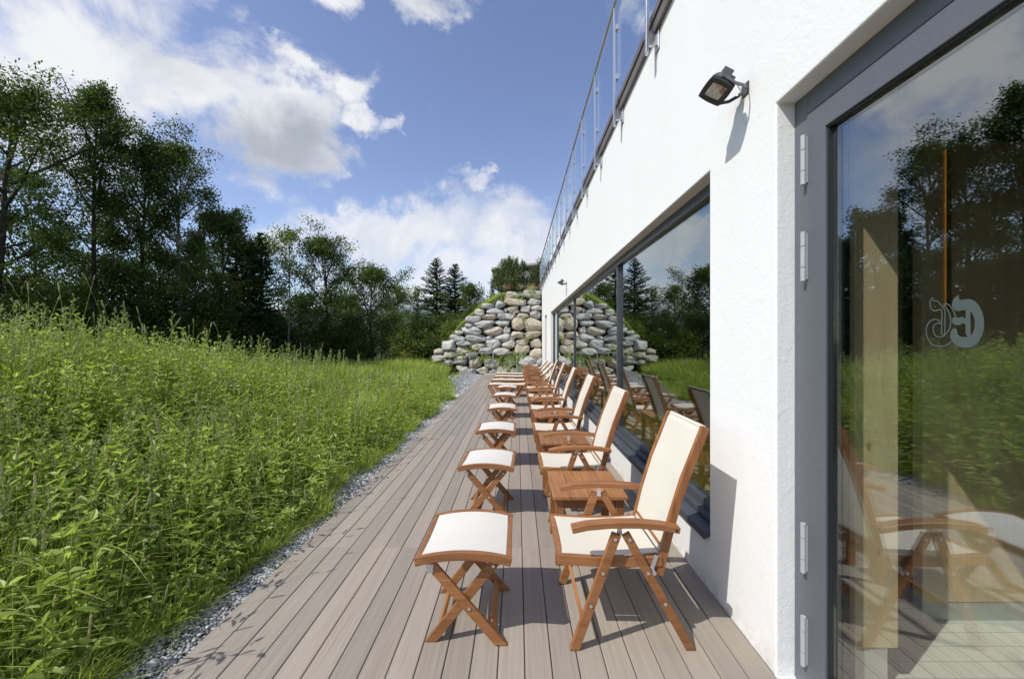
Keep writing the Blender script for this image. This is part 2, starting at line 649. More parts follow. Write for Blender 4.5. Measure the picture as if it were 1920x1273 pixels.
M['soil'] = m_simple('meadow_soil', (.032, .046, .014), (.060, .080, .024), 3)
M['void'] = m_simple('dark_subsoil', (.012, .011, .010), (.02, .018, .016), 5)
M['bark'] = m_simple('bark', (.026, .021, .017), (.065, .054, .044), 12, bstr=.8, bdist=.02)
M['bark_pale'] = m_simple('pale_bark', (.16, .14, .115), (.25, .22, .19), 12, bstr=.8, bdist=.02)
M['slab'] = m_simple('pale_concrete', (.52, .49, .45), (.66, .63, .59), 5)
M['roof'] = m_simple('brown_roof', (.40, .36, .32), (.48, .44, .40), 6)
M['white_wall'] = m_simple('white_house_render', (.70, .70, .69), (.78, .78, .77), 3)
M['frost'] = m_simple('frosted_film', (.070, .092, .087), (.080, .102, .096), 8, rough=.6, bstr=0)
M['reflector'] = m_metal('lamp_reflector', (.75, .74, .68), .3, .8)
M['plate'] = m_simple('white_rating_plate', (.62, .63, .64), (.68, .69, .70), 30, bstr=.02)


def m_pine_wood():
    m, T, out = new_mat('pine_timber')
    co = geomco(T, (14, 14, 1.1))
    n = T.noise(co, 1.4, 5, .6, .8)
    v = T.n('ShaderNodeTexVoronoi', feature='F1')
    T.put(v.inputs['Vector'], geomco(T, (5.2, 5.2, 2.6)))
    v.inputs['Scale'].default_value = 1.0
    knot = T.remap(v.outputs['Distance'], .05, .10, 1, 0, smooth=True)
    c = T.ramp(n, [(.3, (.72, .58, .38)), (.55, (.80, .67, .47)), (.75, (.85, .74, .55))])
    c = T.mix(T.math('MULTIPLY', knot, .75), c, (.28, .15, .07))
    principled(T, out, c, .55, bump=n, bstr=.1, bdist=.002)
    return m


M['pine'] = m_pine_wood()


def m_tile():
    m, T, out = new_mat('pale_floor_tile')
    b = T.n('ShaderNodeTexBrick')
    b.offset = 0.0
    b.squash = 1.0
    T.put(b.inputs['Vector'], geomco(T, (1, 1, 0)))
    b.inputs['Scale'].default_value = 1.0
    b.inputs['Brick Width'].default_value = .1
    b.inputs['Row Height'].default_value = .1
    b.inputs['Mortar Size'].default_value = .0022
    b.inputs['Mortar Smooth'].default_value = .2
    b.inputs['Color1'].default_value = (.80, .83, .83, 1)
    b.inputs['Color2'].default_value = (.74, .78, .78, 1)
    b.inputs['Mortar'].default_value = (.36, .38, .38, 1)
    principled(T, out, b.outputs[0], .35)
    return m


M['tile'] = m_tile()
M['skirt'] = m_simple('tile_skirting', (.55, .58, .58), (.62, .65, .65), 8, rough=.4, bstr=.05)
M['olive'] = m_simple('olive_carpet', (.30, .26, .055), (.42, .36, .09), 3)
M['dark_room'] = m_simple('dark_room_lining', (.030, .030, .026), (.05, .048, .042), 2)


def m_leaf(name, c_dark, c_mid, c_light, trans=.35, rough=.5, nscale=.8, spec=.3):
    """leaf colour varies leaf by leaf (rnd) and plant part by plant part"""
    m, T, out = new_mat(name)
    a = T.n('ShaderNodeAttribute', attribute_name='rnd')
    n = T.noise(geomco(T), nscale, 4, .6)
    f = T.math('ADD', T.math('MULTIPLY', a.outputs['Fac'], .62), T.math('MULTIPLY', T.remap(n, .3, .7), .38))
    c = T.ramp(f, [(.08, c_dark), (.5, c_mid), (.92, c_light)])
    p = T.n('ShaderNodeBsdfPrincipled')
    T.put(p.inputs['Base Color'], c)
    p.inputs['Roughness'].default_value = rough
    p.inputs['Specular IOR Level'].default_value = spec
    tr = T.n('ShaderNodeBsdfTranslucent')
    T.put(tr.inputs[0], T.mix(1.0, c, (1.25, 1.35, .55), 'MULTIPLY'))
    mx = T.n('ShaderNodeMixShader')
    mx.inputs[0].default_value = trans
    T.t.links.new(p.outputs[0], mx.inputs[1])
    T.t.links.new(tr.outputs[0], mx.inputs[2])
    T.t.links.new(mx.outputs[0], out.inputs[0])
    return m


M['grass'] = m_leaf('meadow_blade', (.13, .185, .034), (.36, .44, .10), (.65, .68, .31), .48, .42, spec=.45)
M['weed'] = m_leaf('weed_leaf', (.115, .18, .031), (.30, .40, .082), (.56, .61, .25), .45, .44, spec=.45)
M['seed'] = m_leaf('seed_head', (.26, .29, .11), (.40, .40, .21), (.56, .52, .34), .25, .8)
M['panicle'] = m_leaf('green_panicle', (.18, .23, .07), (.31, .36, .14), (.47, .50, .25), .3, .7)
M['leaf_ash'] = m_leaf('ash_leaf', (.034, .060, .012), (.075, .118, .022), (.16, .205, .052), .36, .42)
M['leaf_dark'] = m_leaf('dark_leaf', (.028, .052, .012), (.058, .096, .020), (.125, .17, .044), .33, .45)
M['leaf_light'] = m_leaf('light_leaf', (.08, .12, .026), (.15, .20, .045), (.25, .29, .09), .40, .42)
M['spruce'] = m_leaf('spruce_needle', (.030, .058, .022), (.060, .100, .036), (.11, .16, .056), .2, .6)
M['mugo'] = m_leaf('mountain_pine_needle', (.07, .10, .034), (.15, .19, .062), (.27, .30, .11), .22, .6)
M['red_flower'] = m_leaf('red_flower', (.22, .07, .04), (.36, .15, .09), (.50, .33, .26), .2, .7)
M['yellow_flower'] = m_leaf('yellow_petal', (.60, .42, .02), (.75, .55, .03), (.85, .68, .08), .2, .6)


def m_gravel():
    m, T, out = new_mat('grey_pebbles')
    a = T.n('ShaderNodeAttribute', attribute_name='rnd')
    n = T.noise(geomco(T), 90, 3, .6)
    c = T.ramp(a.outputs['Fac'], [(.0, (.17, .175, .185)), (.35, (.33, .34, .35)), (.75, (.48, .49, .50)), (.93, (.62, .61, .59)), (1.0, (.72, .70, .66))])
    c = T.mix(T.remap(n, .4, .7, 0, .3), c, (.14, .145, .155))
    principled(T, out, c, .6, spec=.35, bump=n, bstr=.2, bdist=.002)
    return m


M['gravel'] = m_gravel()


def m_gravel_bed():
    m, T, out = new_mat('gravel_bed')
    v = T.n('ShaderNodeTexVoronoi', feature='F1')
    T.put(v.inputs['Vector'], geomco(T))
    v.inputs['Scale'].default_value = 42
    c = T.ramp(v.outputs['Color'], [(.1, (.10, .105, .115)), (.5, (.22, .23, .24)), (.9, (.40, .40, .40))])
    c = T.mix(T.remap(v.outputs['Distance'], .3, .75, 0, .9), c, (.03, .03, .032))
    principled(T, out, c, .7, bump=T.math('SUBTRACT', 1.0, v.outputs['Distance']), bstr=.9, bdist=.015)
    return m


M['gravel_bed'] = m_gravel_bed()


def m_mountain():
    m, T, out = new_mat('bare_rock_and_forest')
    n = T.noise(geomco(T), .006, 8, .65)
    g = T.n('ShaderNodeNewGeometry')
    sp = T.n('ShaderNodeSeparateXYZ')
    T.t.links.new(g.outputs['Position'], sp.inputs[0])
    hgt = T.math('ADD', sp.outputs[2], T.math('MULTIPLY', n, 160))
    c = T.ramp(T.remap(hgt, 120, 480), [(.0, (.035, .06, .045)), (.4, (.07, .10, .09)), (.62, (.22, .24, .26)), (.9, (.40, .41, .42))])
    principled(T, out, c, .95, spec=.1, bump=n, bstr=.8, bdist=30)
    return m


M['mountain'] = m_mountain()

# ------------------------------------------------------------------ terrain
DECK_L, WALL_X = -1.70, 1.24
rng = np.random.default_rng(11)


def sstep(x, a, b):
    t = np.clip((x - a) / (b - a), 0, 1)
    return t * t * (3 - 2 * t)


MX = np.array([-30, -9, -6.5, -5.2, -4.3, -3.7, -3.0, -2.4, -1.8, -.8, 1.2, 12, 30, 60])
MZ = np.array([.0, .05, .25, .55, .85, 1.55, 2.45, 2.95, 3.5, 4.0, 4.15, 4.5, 3.5, 0])


def ground_z(x, y):
    x = np.asarray(x, float); y = np.asarray(y, float)
    e = -1.98 - x
    z = np.full(np.broadcast(x, y).shape, -.07)
    rise = (.50 * sstep(e, .1, 3.2) + .10 * sstep(e, 0, .5)) * (1 - .65 * sstep(y, 4, 16))
    z = z + rise - .6 * sstep(e, 6, 14)
    z = z + .05 * np.sin(x * 1.7 + y * .9) * sstep(e, .2, 1.5) + .04 * np.sin(x * .8 - y * 1.3) * sstep(e, .2, 1.5)
    mound = np.interp(x, MX, MZ) - .10 + .04 * np.clip(y - 20.3, 0, 40)
    fall = 1 - sstep(y, 40, 90)
    m = sstep(y, 20.12, 20.34) * fall
    z = z * (1 - m) + np.maximum(z, mound) * m
    # ground sinks slowly towards the valley
    z = z - 14 * sstep(np.hypot(x, y), 60, 500)
    return z


def axis(lo, hi, step, far):
    core = np.arange(lo, hi + 1e-6, step)
    g = np.array([1.6 ** k for k in range(1, 30)]) * step
    g = np.cumsum(g)
    g = g[g < far]
    return np.concatenate([lo - g[::-1], core, hi + g])


xs = axis(-14, 8, .25, 5200)
ysx = np.unique(np.concatenate([axis(-4, 34, .3, 5200), np.array([20.12, 20.18, 20.24, 20.3, 20.36])]))
GX, GY = np.meshgrid(xs, ysx)
GZ = ground_z(GX, GY)
nx, ny = len(xs), len(ysx)
idx = np.arange(nx * ny).reshape(ny, nx)
q = np.stack([idx[:-1, :-1], idx[:-1, 1:], idx[1:, 1:], idx[1:, :-1]], -1).reshape(-1, 4)
gnd = np_mesh('ground', np.stack([GX, GY, GZ], -1).reshape(-1, 3), q, None, M['soil'], smooth=True)
tag(gnd, kind='structure')

# far mountain range
ta = np.linspace(-1.25, .75, 260)
rows = []
rs = np.random.default_rng(5)
prof = np.zeros_like(ta)
for k in range(1, 9):
    prof += rs.normal(0, 1) / k ** 1.05 * np.sin(ta * 5.3 * k + rs.uniform(0, 6.28))
prof = prof / np.abs(prof).max()
pk = lambda c, w, h: h * np.exp(-np.abs((ta - c) / w) ** 1.3)
ridge = 250 + 42 * prof + pk(-.298, .040, 150) + pk(-.20, .05, 60) + pk(-.12, .05, 95) + pk(-.55, .12, 40) + 26 * np.abs(np.sin(ta * 43)) + 12 * np.abs(np.sin(ta * 97 + 1))
for f, hh, jit in ((1.0, 0, 0), (1.05, .35, 25), (1.12, .7, 22), (1.18, 1.0, 0), (1.35, .75, 10), (1.6, 0, 0)):
    dist = 2600 * f
    rows.append(np.stack([ta * dist, np.full_like(ta, dist) + 60 * np.sin(ta * 60) * (0 < hh < 1), hh * ridge + jit * np.sin(ta * 71 + f * 20) - 16], -1))
V = np.concatenate(rows)
n = len(ta)
idx = np.arange(len(V)).reshape(len(rows), n)
q = np.stack([idx[:-1, :-1], idx[:-1, 1:], idx[1:, 1:], idx[1:, :-1]], -1).reshape(-1, 4)
tag(np_mesh('mountain', V, q, None, M['mountain'], smooth=True), kind='structure')

# ------------------------------------------------------------------ deck
dv, dq, dr = [], [], []
jy = [-2.2, 3.11, 6.75, 10.3, 13.9, 17.0, 19.55]
NBD = 22
bw = (WALL_X - DECK_L) / NBD
for i in range(NBD):
    x0, x1 = DECK_L + i * bw + .0022, DECK_L + (i + 1) * bw - .0022
    for a, b in zip(jy[:-1], jy[1:]):
        y0, y1 = a + .0015, b - .0015
        dz = rng.uniform(-.0012, .0012)
        bvl = .0035
        base = len(dv)
        for (zz, ins) in ((-.026, 0), (-bvl + dz, 0), (dz, bvl)):
            dv += [(x0 + ins, y0 + ins * .6, zz), (x1 - ins, y0 + ins * .6, zz), (x1 - ins, y1 - ins * .6, zz), (x0 + ins, y1 - ins * .6, zz)]
        for l in (0, 1):
            for k in range(4):
                k2 = (k + 1) % 4
                dq.append((base + l * 4 + k, base + l * 4 + k2, base + l * 4 + 4 + k2, base + l * 4 + 4 + k))
        dq.append((base + 8, base + 9, base + 10, base + 11))
        dr += [rng.random()] * 12
tag(np_mesh('deck', dv, dq, None, M['deck'], rnd=dr), kind='structure')
MB().box(DECK_L + .01, WALL_X - .003, -2.2, 19.55, -.065, -.05).build('deck_underlay', M['void'])
tag(bpy.data.objects['deck_underlay'], kind='structure')
sl = MB().box(-1.62, 1.2, 19.56, 19.86, -.08, .035).build('kerb', M['slab'], bevel=.008)
tag(sl, kind='structure')


# gravel strip beside the deck
def gravel_left(y):
    return -1.945 + .05 * np.sin(y * 2.3) + .03 * np.sin(y * 5.1 + 1) - .55 * sstep(y, 11.5, 15.5)


gy = np.linspace(-2, 20.0, 180)
gv = []
for t in np.linspace(0, 1, 5):
    gx = DECK_L - .003 + (gravel_left(gy) - .12 - DECK_L) * t
    gv.append(np.stack([gx, gy, np.full_like(gy, -.045) + .03 * t * t], -1))
V = np.concatenate(gv)
n = len(gy)
idx = np.arange(len(V)).reshape(5, n)
q = np.stack([idx[:-1, :-1], idx[1:, :-1], idx[1:, 1:], idx[:-1, 1:]], -1).reshape(-1, 4)
tag(np_mesh('gravel_strip', V, q, None, M['gravel_bed'], smooth=True), kind='structure')

bm = bmesh.new(); bmesh.ops.create_icosphere(bm, subdivisions=2, radius=1)
ICO = np.array([v.co[:] for v in bm.verts]); ICOF = np.array([[v.index for v in f.verts] for f in bm.faces]); bm.free()
bm = bmesh.new(); bmesh.ops.create_icosphere(bm, subdivisions=1, radius=1)
ICO1 = np.array([v.co[:] for v in bm.verts]); ICOF1 = np.array([[v.index for v in f.verts] for f in bm.faces]); bm.free()


def rot_mats(n, tilt=1.0):
    a = rng.uniform(0, 2 * np.pi, n); b = rng.normal(0, .35 * tilt, n); c = rng.normal(0, .35 * tilt, n)
    ca, sa, cb, sb, cc, sc = np.cos(a), np.sin(a), np.cos(b), np.sin(b), np.cos(c), np.sin(c)
    z = np.zeros(n); o = np.ones(n)
    Rz = np.stack([ca, -sa, z, sa, ca, z, z, z, o], -1).reshape(n, 3, 3)
    Rx = np.stack([o, z, z, z, cb, -sb, z, sb, cb], -1).reshape(n, 3, 3)
    Ry = np.stack([cc, z, sc, z, o, z, -sc, z, cc], -1).reshape(n, 3, 3)
    return Rz @ Rx @ Ry


def pebbles(y0, y1, n, rmin, rmax, ico, icof, vv, tt, rr):
    y = y0 + (y1 - y0) * rng.random(n)
    gl = gravel_left(y) - .08
    x = gl + (DECK_L - .012 - gl) * rng.random(n)
    r = rmin + (rmax - rmin) * rng.random(n) ** 2.2
    z = -.038 + .03 * ((DECK_L - x) / .3) ** 2 + rng.uniform(-.004, .010, n)
    S = np.stack([r * rng.uniform(.9, 1.5, n), r * rng.uniform(.7, 1.1, n), r * rng.uniform(.4, .75, n)], -1)
    Rm = rot_mats(n)
    P = np.einsum('nij,nvj->nvi', Rm, ico[None] * S[:, None, :]) + np.stack([x, y, z], -1)[:, None, :]
    off = sum(len(a) for a in vv)
    vv.append(P.reshape(-1, 3))
    tt.append((icof[None] + (off + np.arange(n) * len(ico))[:, None, None]).reshape(-1, 3))
    rr.append(np.repeat(rng.random(n) ** 1.3, len(ico)))


vv, tt, rr = [], [], []
pebbles(.8, 4.2, 9500, .006, .0135, ICO1, ICOF1, vv, tt, rr)
pebbles(4.2, 9, 7500, .009, .019, ICO1, ICOF1, vv, tt, rr)
pebbles(9, 20, 5000, .02, .036, ICO1, ICOF1, vv, tt, rr)
pebbles(1.0, 8, 40, .016, .032, ICO, ICOF, vv, tt, rr)
tag(np_mesh('pebble_gravel', np.concatenate(vv), None, np.concatenate(tt), M['gravel'], rnd=np.concatenate(rr), smooth=True),
    'loose grey pebbles in the strip beside the deck', 'gravel', kind='stuff')
st = MB()
st.box(-.26, .26, -.16, .16, 0, .06)
sb = st.build('stone_slab', M['slab'], bevel=.012)
sb.location = (-1.98, 11.7, -.03); sb.rotation_euler = (0, 0, .15)
tag(sb, 'flat pale stone slab lying in the gravel at the edge of the meadow', 'slab')

# ------------------------------------------------------------------ the white building
bld = empty('white_building', (1.24, 8, 0))
tag(bld, 'white roughcast building with a long window band and a glazed grey door', 'building')
BL = Matrix.Translation((-1.24, -8, 0))


def part(mb, name, mat, parent=bld, bevel=0.0, seg=2):
    """parts of the building are given in scene coordinates"""
    return mb.build(name, mat, parent, bevel, seg, M4=BL)


def wall_grid(X0, X1, y0, y1, z0, z1, openings):
    ysl = sorted({y0, y1, *[v for o in openings for v in o[:2]]})
    zsl = sorted({z0, z1, *[v for o in openings for v in o[2:]]})
    ysl = [v for v in ysl if y0 <= v <= y1]; zsl = [v for v in zsl if z0 <= v <= z1]
    def hole(i, j):
        if i < 0 or j < 0 or i >= len(ysl) - 1 or j >= len(zsl) - 1: return True
        cy, cz = (ysl[i] + ysl[i + 1]) / 2, (zsl[j] + zsl[j + 1]) / 2
        return any(o[0] < cy < o[1] and o[2] < cz < o[3] for o in openings)
    mb = MB(); vm = {}
    def v(x, y, z):
        k = (x, y, z)
        if k not in vm: vm[k] = mb.bm.verts.new(k)
        return vm[k]
    for i in range(len(ysl) - 1):
        for j in range(len(zsl) - 1):
            if hole(i, j): continue
            a, b, c, d = ysl[i], ysl[i + 1], zsl[j], zsl[j + 1]
            mb.bm.faces.new([v(X0, a, c), v(X0, a, d), v(X0, b, d), v(X0, b, c)])
            mb.bm.faces.new([v(X1, a, c), v(X1, b, c), v(X1, b, d), v(X1, a, d)])
            if hole(i - 1, j): mb.bm.faces.new([v(X0, a, c), v(X1, a, c), v(X1, a, d), v(X0, a, d)])
            if hole(i + 1, j): mb.bm.faces.new([v(X0, b, c), v(X0, b, d), v(X1, b, d), v(X1, b, c)])
            if hole(i, j - 1): mb.bm.faces.new([v(X0, a, c), v(X0, b, c), v(X1, b, c), v(X1, a, c)])
            if hole(i, j + 1): mb.bm.faces.new([v(X0, a, d), v(X1, a, d), v(X1, b, d), v(X0, b, d)])
    return mb


DOOR = (.42, 1.91, -.06, 2.74)
WIN = (2.57, 14.9, .345, 2.70)
SLIT = (16.85, 18.1, -.06, 2.76)
wg = wall_grid(1.24, 1.50, -4.0, 20.22, -.06, 4.43, [DOOR, WIN, SLIT])
part(wg, 'wall', M['plaster'], bevel=.012, seg=3)
mb = MB()
mb.box(1.19, 1.62, -4.0, 20.25, 4.435, 4.50)
mb.box(1.205, 1.238, -4.0, 20.25, 4.33, 4.433)
part(mb, 'coping', M['coping'], bevel=.004)
part(MB().box(1.505, 9.0, -4.0, 20.2, 4.2, 4.428), 'roof', M['coping'])
part(MB().box(1.505, 9.0, 20.0, 20.2, -.05, 4.195).box(8.8, 9.0, -4.0, 19.995, -.05, 4.195).box(1.505, 8.795, -4.0, -3.8, -.05, 4.195), 'outer_wall', M['plaster'])
# room behind the door
part(MB().box(1.24, 5.5, -3.7, 2.45, -.05, -.002), 'tiled_floor', M['tile'])
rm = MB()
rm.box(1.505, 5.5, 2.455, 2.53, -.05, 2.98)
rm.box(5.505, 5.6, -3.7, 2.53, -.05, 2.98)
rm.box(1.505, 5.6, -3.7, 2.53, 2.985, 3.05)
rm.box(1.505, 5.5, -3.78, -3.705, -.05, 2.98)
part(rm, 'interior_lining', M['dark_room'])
part(MB().box(2.33, 4.6, 2.29, 2.35, .105, 2.75), 'timber_partition', M['pine'], bevel=.004)
part(MB().box(2.332, 4.6, 2.294, 2.35, -.002, .1025), 'tiled_plinth', M['skirt'])
pst = part(MB().box(1.559, 1.761, 1.84, 1.872, .186, 2.98), 'timber_post', M['pine'], bevel=.006)
part(MB().box(1.565, 1.715, 1.846, 1.872, -.001, .1845), 'post_plinth', M['skirt'], pst)
# lamp strip, plus an added dark fin blocking its glow to the right
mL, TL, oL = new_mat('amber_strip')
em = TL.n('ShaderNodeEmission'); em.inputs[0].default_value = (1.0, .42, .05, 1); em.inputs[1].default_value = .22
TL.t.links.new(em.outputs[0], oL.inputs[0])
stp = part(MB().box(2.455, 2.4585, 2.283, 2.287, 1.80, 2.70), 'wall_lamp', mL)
part(MB().box(2.4600, 2.4640, 2.262, 2.288, 1.79, 2.71), 'glow_blocker', M['dark_room'], stp)
# room behind the long window
part(MB().box(1.505, 6.4, 2.535, 16.5, -.05, .0), 'carpet', M['olive'])
rm = MB()
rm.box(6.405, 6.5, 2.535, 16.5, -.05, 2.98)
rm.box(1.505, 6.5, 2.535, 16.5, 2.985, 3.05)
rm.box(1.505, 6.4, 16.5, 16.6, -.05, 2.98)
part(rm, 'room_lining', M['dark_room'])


# window band
y0, y1, z0, z1 = WIN
FX0, FX1, GX_ = 1.335, 1.41, 1.372
fr = MB()
fr.box(FX0, FX1, y0, y1, z1 - .085, z1)
fr.box(FX0, FX1, y0, y1, z0 + .06, z0 + .14)
fr.box(FX0, FX1, y1 - .07, y1, z0 + .1402, z1 - .0852)
fr.box(FX0, FX1, y0, y0 + .07, z0 + .1402, z1 - .0852)
win = part(fr, 'window', M['dark_metal'], bevel=.004)
mull = [5.33, 9.5, 13.45]
for k, ym in enumerate(mull):
    wdt = .055 if k == 0 else .03
    part(MB().box(FX0 - .002 if k == 0 else FX0 + .006, FX1, ym - wdt / 2, ym + wdt / 2, z0 + .1404, z1 - .0854), 'mullion', M['dark_metal'], win, bevel=.003)
edges = [y0 + .07] + mull + [y1 - .07]
for a, b in zip(edges[:-1], edges[1:]):
    part(MB().box(GX_, GX_ + .012, a + .028, b - .028, z0 + .141, z1 - .0862), 'pane', M['glass_win'], win)
# inner bead on the bottom rail
part(MB().box(FX0 - .045, FX0 - .001, y0 + .002, y1 - .002, z0 + .045, z0 + .085), 'bottom_bead', M['dark_metal'], win, bevel=.005)
ss = MB()
ye = np.linspace(y0 + .003, y1 - .003, 9)
for a, b in zip(ye[:-1], ye[1:]):
    base = [(1.335, a + .002, z0 + .042), (1.335, b - .002, z0 + .042), (1.205, b - .002, z0 + .026), (1.205, a + .002, z0 + .026),
            (1.335, a + .002, z0 + .030), (1.335, b - .002, z0 + .030), (1.205, b - .002, z0 - .022), (1.205, a + .002, z0 - .022)]
    ss._hull(base, [(0, 1, 2, 3), (7, 6, 5, 4), (3, 2, 6, 7), (1, 0, 4, 5), (0, 3, 7, 4), (2, 1, 5, 6)])
part(ss, 'sill', M['dark_metal'], win, bevel=.003)
# narrow door at the far end
y0, y1, z0, z1 = SLIT
sd = MB()
sd.box(1.36, 1.42, y0, y0 + .08, 0, z1).box(1.36, 1.42, y1 - .08, y1, 0, z1).box(1.36, 1.42, y0 + .0802, y1 - .0802, z1 - .09, z1).box(1.36, 1.42, y0 + .0802, y1 - .0802, 0, .12)
sdo = part(sd, 'narrow_window', M['frame'])
part(MB().box(1.385, 1.395, y0 + .081, y1 - .081, .121, z1 - .091), 'pane', M['glass_win'], sdo)
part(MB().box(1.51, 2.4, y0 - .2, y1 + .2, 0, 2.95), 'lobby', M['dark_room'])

# door
y0, y1, z0, z1 = DOOR
dx0, dx1 = 1.328, 1.40
df = MB()
df.box(dx0, dx1, y1 - .085, y1 - .001, 0, z1 - .002)
df.box(dx0, dx1, y0 + .001, y0 + .085, 0, z1 - .002)
df.box(dx0, dx1, y0 + .0852, y1 - .0852, z1 - .10, z1 - .002)
door = part(df, 'door', M['frame'], bevel=.003)
sy0, sy1, sz0, sz1 = y0 + .091, y1 - .091, .012, z1 - .106
sh = MB()
sw = .108
sh.box(dx0 - .006, dx1 - .006, sy1 - sw, sy1, sz0, sz1)
sh.box(dx0 - .006, dx1 - .006, sy0, sy0 + sw, sz0, sz1)
sh.box(dx0 - .006, dx1 - .006, sy0 + sw + .0002, sy1 - sw - .0002, sz1 - sw, sz1)
sh.box(dx0 - .006, dx1 - .006, sy0 + sw + .0002, sy1 - sw - .0002, sz0, sz0 + .12)
part(sh, 'sash', M['frame'], door, bevel=.003)
gk = MB()
gk.box(dx0 + .004, dx0 + .03, sy1 - sw - .009, sy1 - sw - .0005, sz0 + .121, sz1 - sw - .001)
gk.box(dx0 + .004, dx0 + .03, sy0 + sw + .0005, sy1 - sw - .0095, sz1 - sw - .009, sz1 - sw - .001)
part(gk, 'seal', M['black'], door)
part(MB().box(dx0 + .022, dx0 + .034, sy0 + sw + .001, sy1 - sw - .010, sz0 + .1215, sz1 - sw - .0095), 'pane', M['glass_door'], door)
for zc in (2.43, 1.99, .66, .235):
    hg = MB()
    yh = y1 - .088
    xh = dx0 - .020
    for a, b in ((-.112, -.052), (-.049, .044), (.047, .112)):
        hg.tube([(xh, yh, zc + a), (xh, yh, zc + b)], .0115, 14)
    hg.box(xh, dx0 - .0065, yh - .010, yh + .010, zc - .105, zc + .105)
    part(hg, 'hinge', M['hinge'], door)
part(MB().box(dx0 - .004, dx1, y0 + .09, y1 - .09, -.02, .010), 'threshold', M['steel'], door)


# frosted emblem on the door pane: outline read off the glass
EX = dx0 + .0212


def em_pt(zx, zy):
    px, py = 1700 + zx / 7.07, 520 + zy / 7.07
    d = 747 * EX / (px - 970)
    return (d, 1.6 + (641 - py) / 747 * d)


def catmull(pts, closed, k=6):
    P = [np.array(p, float) for p in pts]
    n = len(P); out = []
    rngk = range(n if closed else n - 1)
    for i in rngk:
        p1, p2 = P[i], P[(i + 1) % n]
        p0 = P[i - 1] if (closed or i > 0) else p1
        p3 = P[(i + 2) % n] if (closed or i + 2 < n) else p2
        for s in range(k):
            t = s / k
            out.append(.5 * ((2 * p1) + (-p0 + p2) * t + (2 * p0 - 5 * p1 + 4 * p2 - p3) * t * t + (-p0 + 3 * p1 - 3 * p2 + p3) * t ** 3))
    if not closed: out.append(P[-1])
    return out


G_out = [(697, 240), (660, 252), (622, 290), (603, 345), (605, 400), (640, 437), (690, 446), (740, 436), (780, 437), (781, 490), (780, 545), (740, 525), (690, 535), (640, 525), (608, 545),
         (605, 595), (640, 632), (700, 630), (745, 612), (778, 630), (781, 740), (805, 787), (770, 792), (715, 785), (680, 755), (668, 705), (650, 678), (615, 680), (585, 720), (580, 790),
         (610, 860), (670, 910), (760, 935), (850, 925), (930, 880), (990, 790), (1022, 680), (1025, 580), (1005, 470), (960, 380), (900, 315), (830, 290), (750, 295), (708, 300), (690, 275)]
G_hole = [(848, 462), (880, 500), (902, 570), (902, 650), (882, 720), (850, 762), (847, 600)]
cu = bpy.data.curves.new('emblem_outline', 'CURVE')
cu.dimensions = '2D'; cu.fill_mode = 'BOTH'
for pts in (G_out, G_hole):
    pp = catmull(pts, True, 4)
    sp = cu.splines.new('POLY')
    sp.points.add(len(pp) - 1)
    for k, p in enumerate(pp):
        a, b = em_pt(*p)
        sp.points[k].co = (a, b, 0, 1)
    sp.use_cyclic_u = True
tmp = bpy.data.objects.new('emblem_curve', cu)
COL.objects.link(tmp)
bpy.context.view_layer.update()
dg = bpy.context.evaluated_depsgraph_get()
me = bpy.data.meshes.new_from_object(tmp.evaluated_get(dg))
bpy.data.objects.remove(tmp)
ev = [(EX, v.co.x, v.co.y) for v in me.vertices]
ef = [tuple(p.vertices) for p in me.polygons]
eb = MB(); eb._hull(ev, ef)
strokes = [
    [(345, 285), (360, 312), (410, 315), (460, 372), (505, 440), (507, 600), (505, 740), (488, 772), (466, 730), (465, 600), (465, 442), (430, 430), (380, 445), (335, 425), (310, 370), (315, 312), (338, 277), (357, 296)],
    [(495, 372), (508, 346), (560, 365), (612, 430), (655, 525)],
    [(497, 372), (540, 420), (580, 520), (586, 620), (560, 700), (500, 772), (430, 790), (375, 760), (352, 690), (365, 640), (410, 606), (455, 622)],
    [(455, 597), (400, 560), (340, 565), (290, 610), (262, 680), (270, 780), (310, 850), (370, 900), (450, 916), (530, 900), (598, 850)]]
for s_, pts in enumerate(strokes):
    pp = catmull(pts, False, 5)
    wv = []
    for k, p in enumerate(pp):
        t = pp[min(k + 1, len(pp) - 1)] - pp[max(k - 1, 0)]
        t = t / (np.linalg.norm(t) + 1e-9)
        nrm = np.array([-t[1], t[0]]) * 7.5
        for sgn in (1, -1):
            a, b = em_pt(*(p + nrm * sgn))
            wv.append((EX - .0002 * (s_ + 1), a, b))
    eb._hull(wv, [(2 * k, 2 * k + 2, 2 * k + 3, 2 * k + 1) for k in range(len(pp) - 1)])
part(eb, 'frosted_emblem', M['frost'], door)

# ------------------------------------------------------------------ railing on the roof edge
rail = empty('glass_railing', (1.16, 10, 4.1))
tag(rail, 'steel and glass railing along the roof edge of the white building', 'railing')
RM = Matrix.Translation((-1.16, -10, -4.1))
py_ = [2.34 + 1.17 * k for k in range(-3, 16)]
py_ = [y for y in py_ if y < 20.2]
for y in py_:
    mb = MB()
    mb.box(1.128, 1.153, y - .022, y + .022, 4.13, 5.49)
    mb.box(1.153, 1.239, y - .016, y + .016, 4.20, 4.30)
    mb.box(1.226, 1.2385, y - .045, y + .045, 4.16, 4.325)
    for zz in (4.70, 5.28):
        mb.box(1.153, 1.185, y - .03, y + .03, zz - .03, zz + .03)
    mb.tube([(1.14, y, 5.485), (1.14, y, 5.525)], .007, 8)
    mb.build('post', M['steel'], rail, bevel=.002, seg=1, M4=RM)
for a, b in zip(py_[:-1], py_[1:]):
    MB().box(1.162, 1.172, a + .035, b - .035, 4.61, 5.40).build('glass_panel', M['glass_rail'], rail, M4=RM)
mb = MB()
mb.tube([(1.14, py_[0] - .3, 5.54), (1.14, 20.05, 5.54)], .021, 12)
mb.build('handrail', M['steel'], rail, M4=RM)


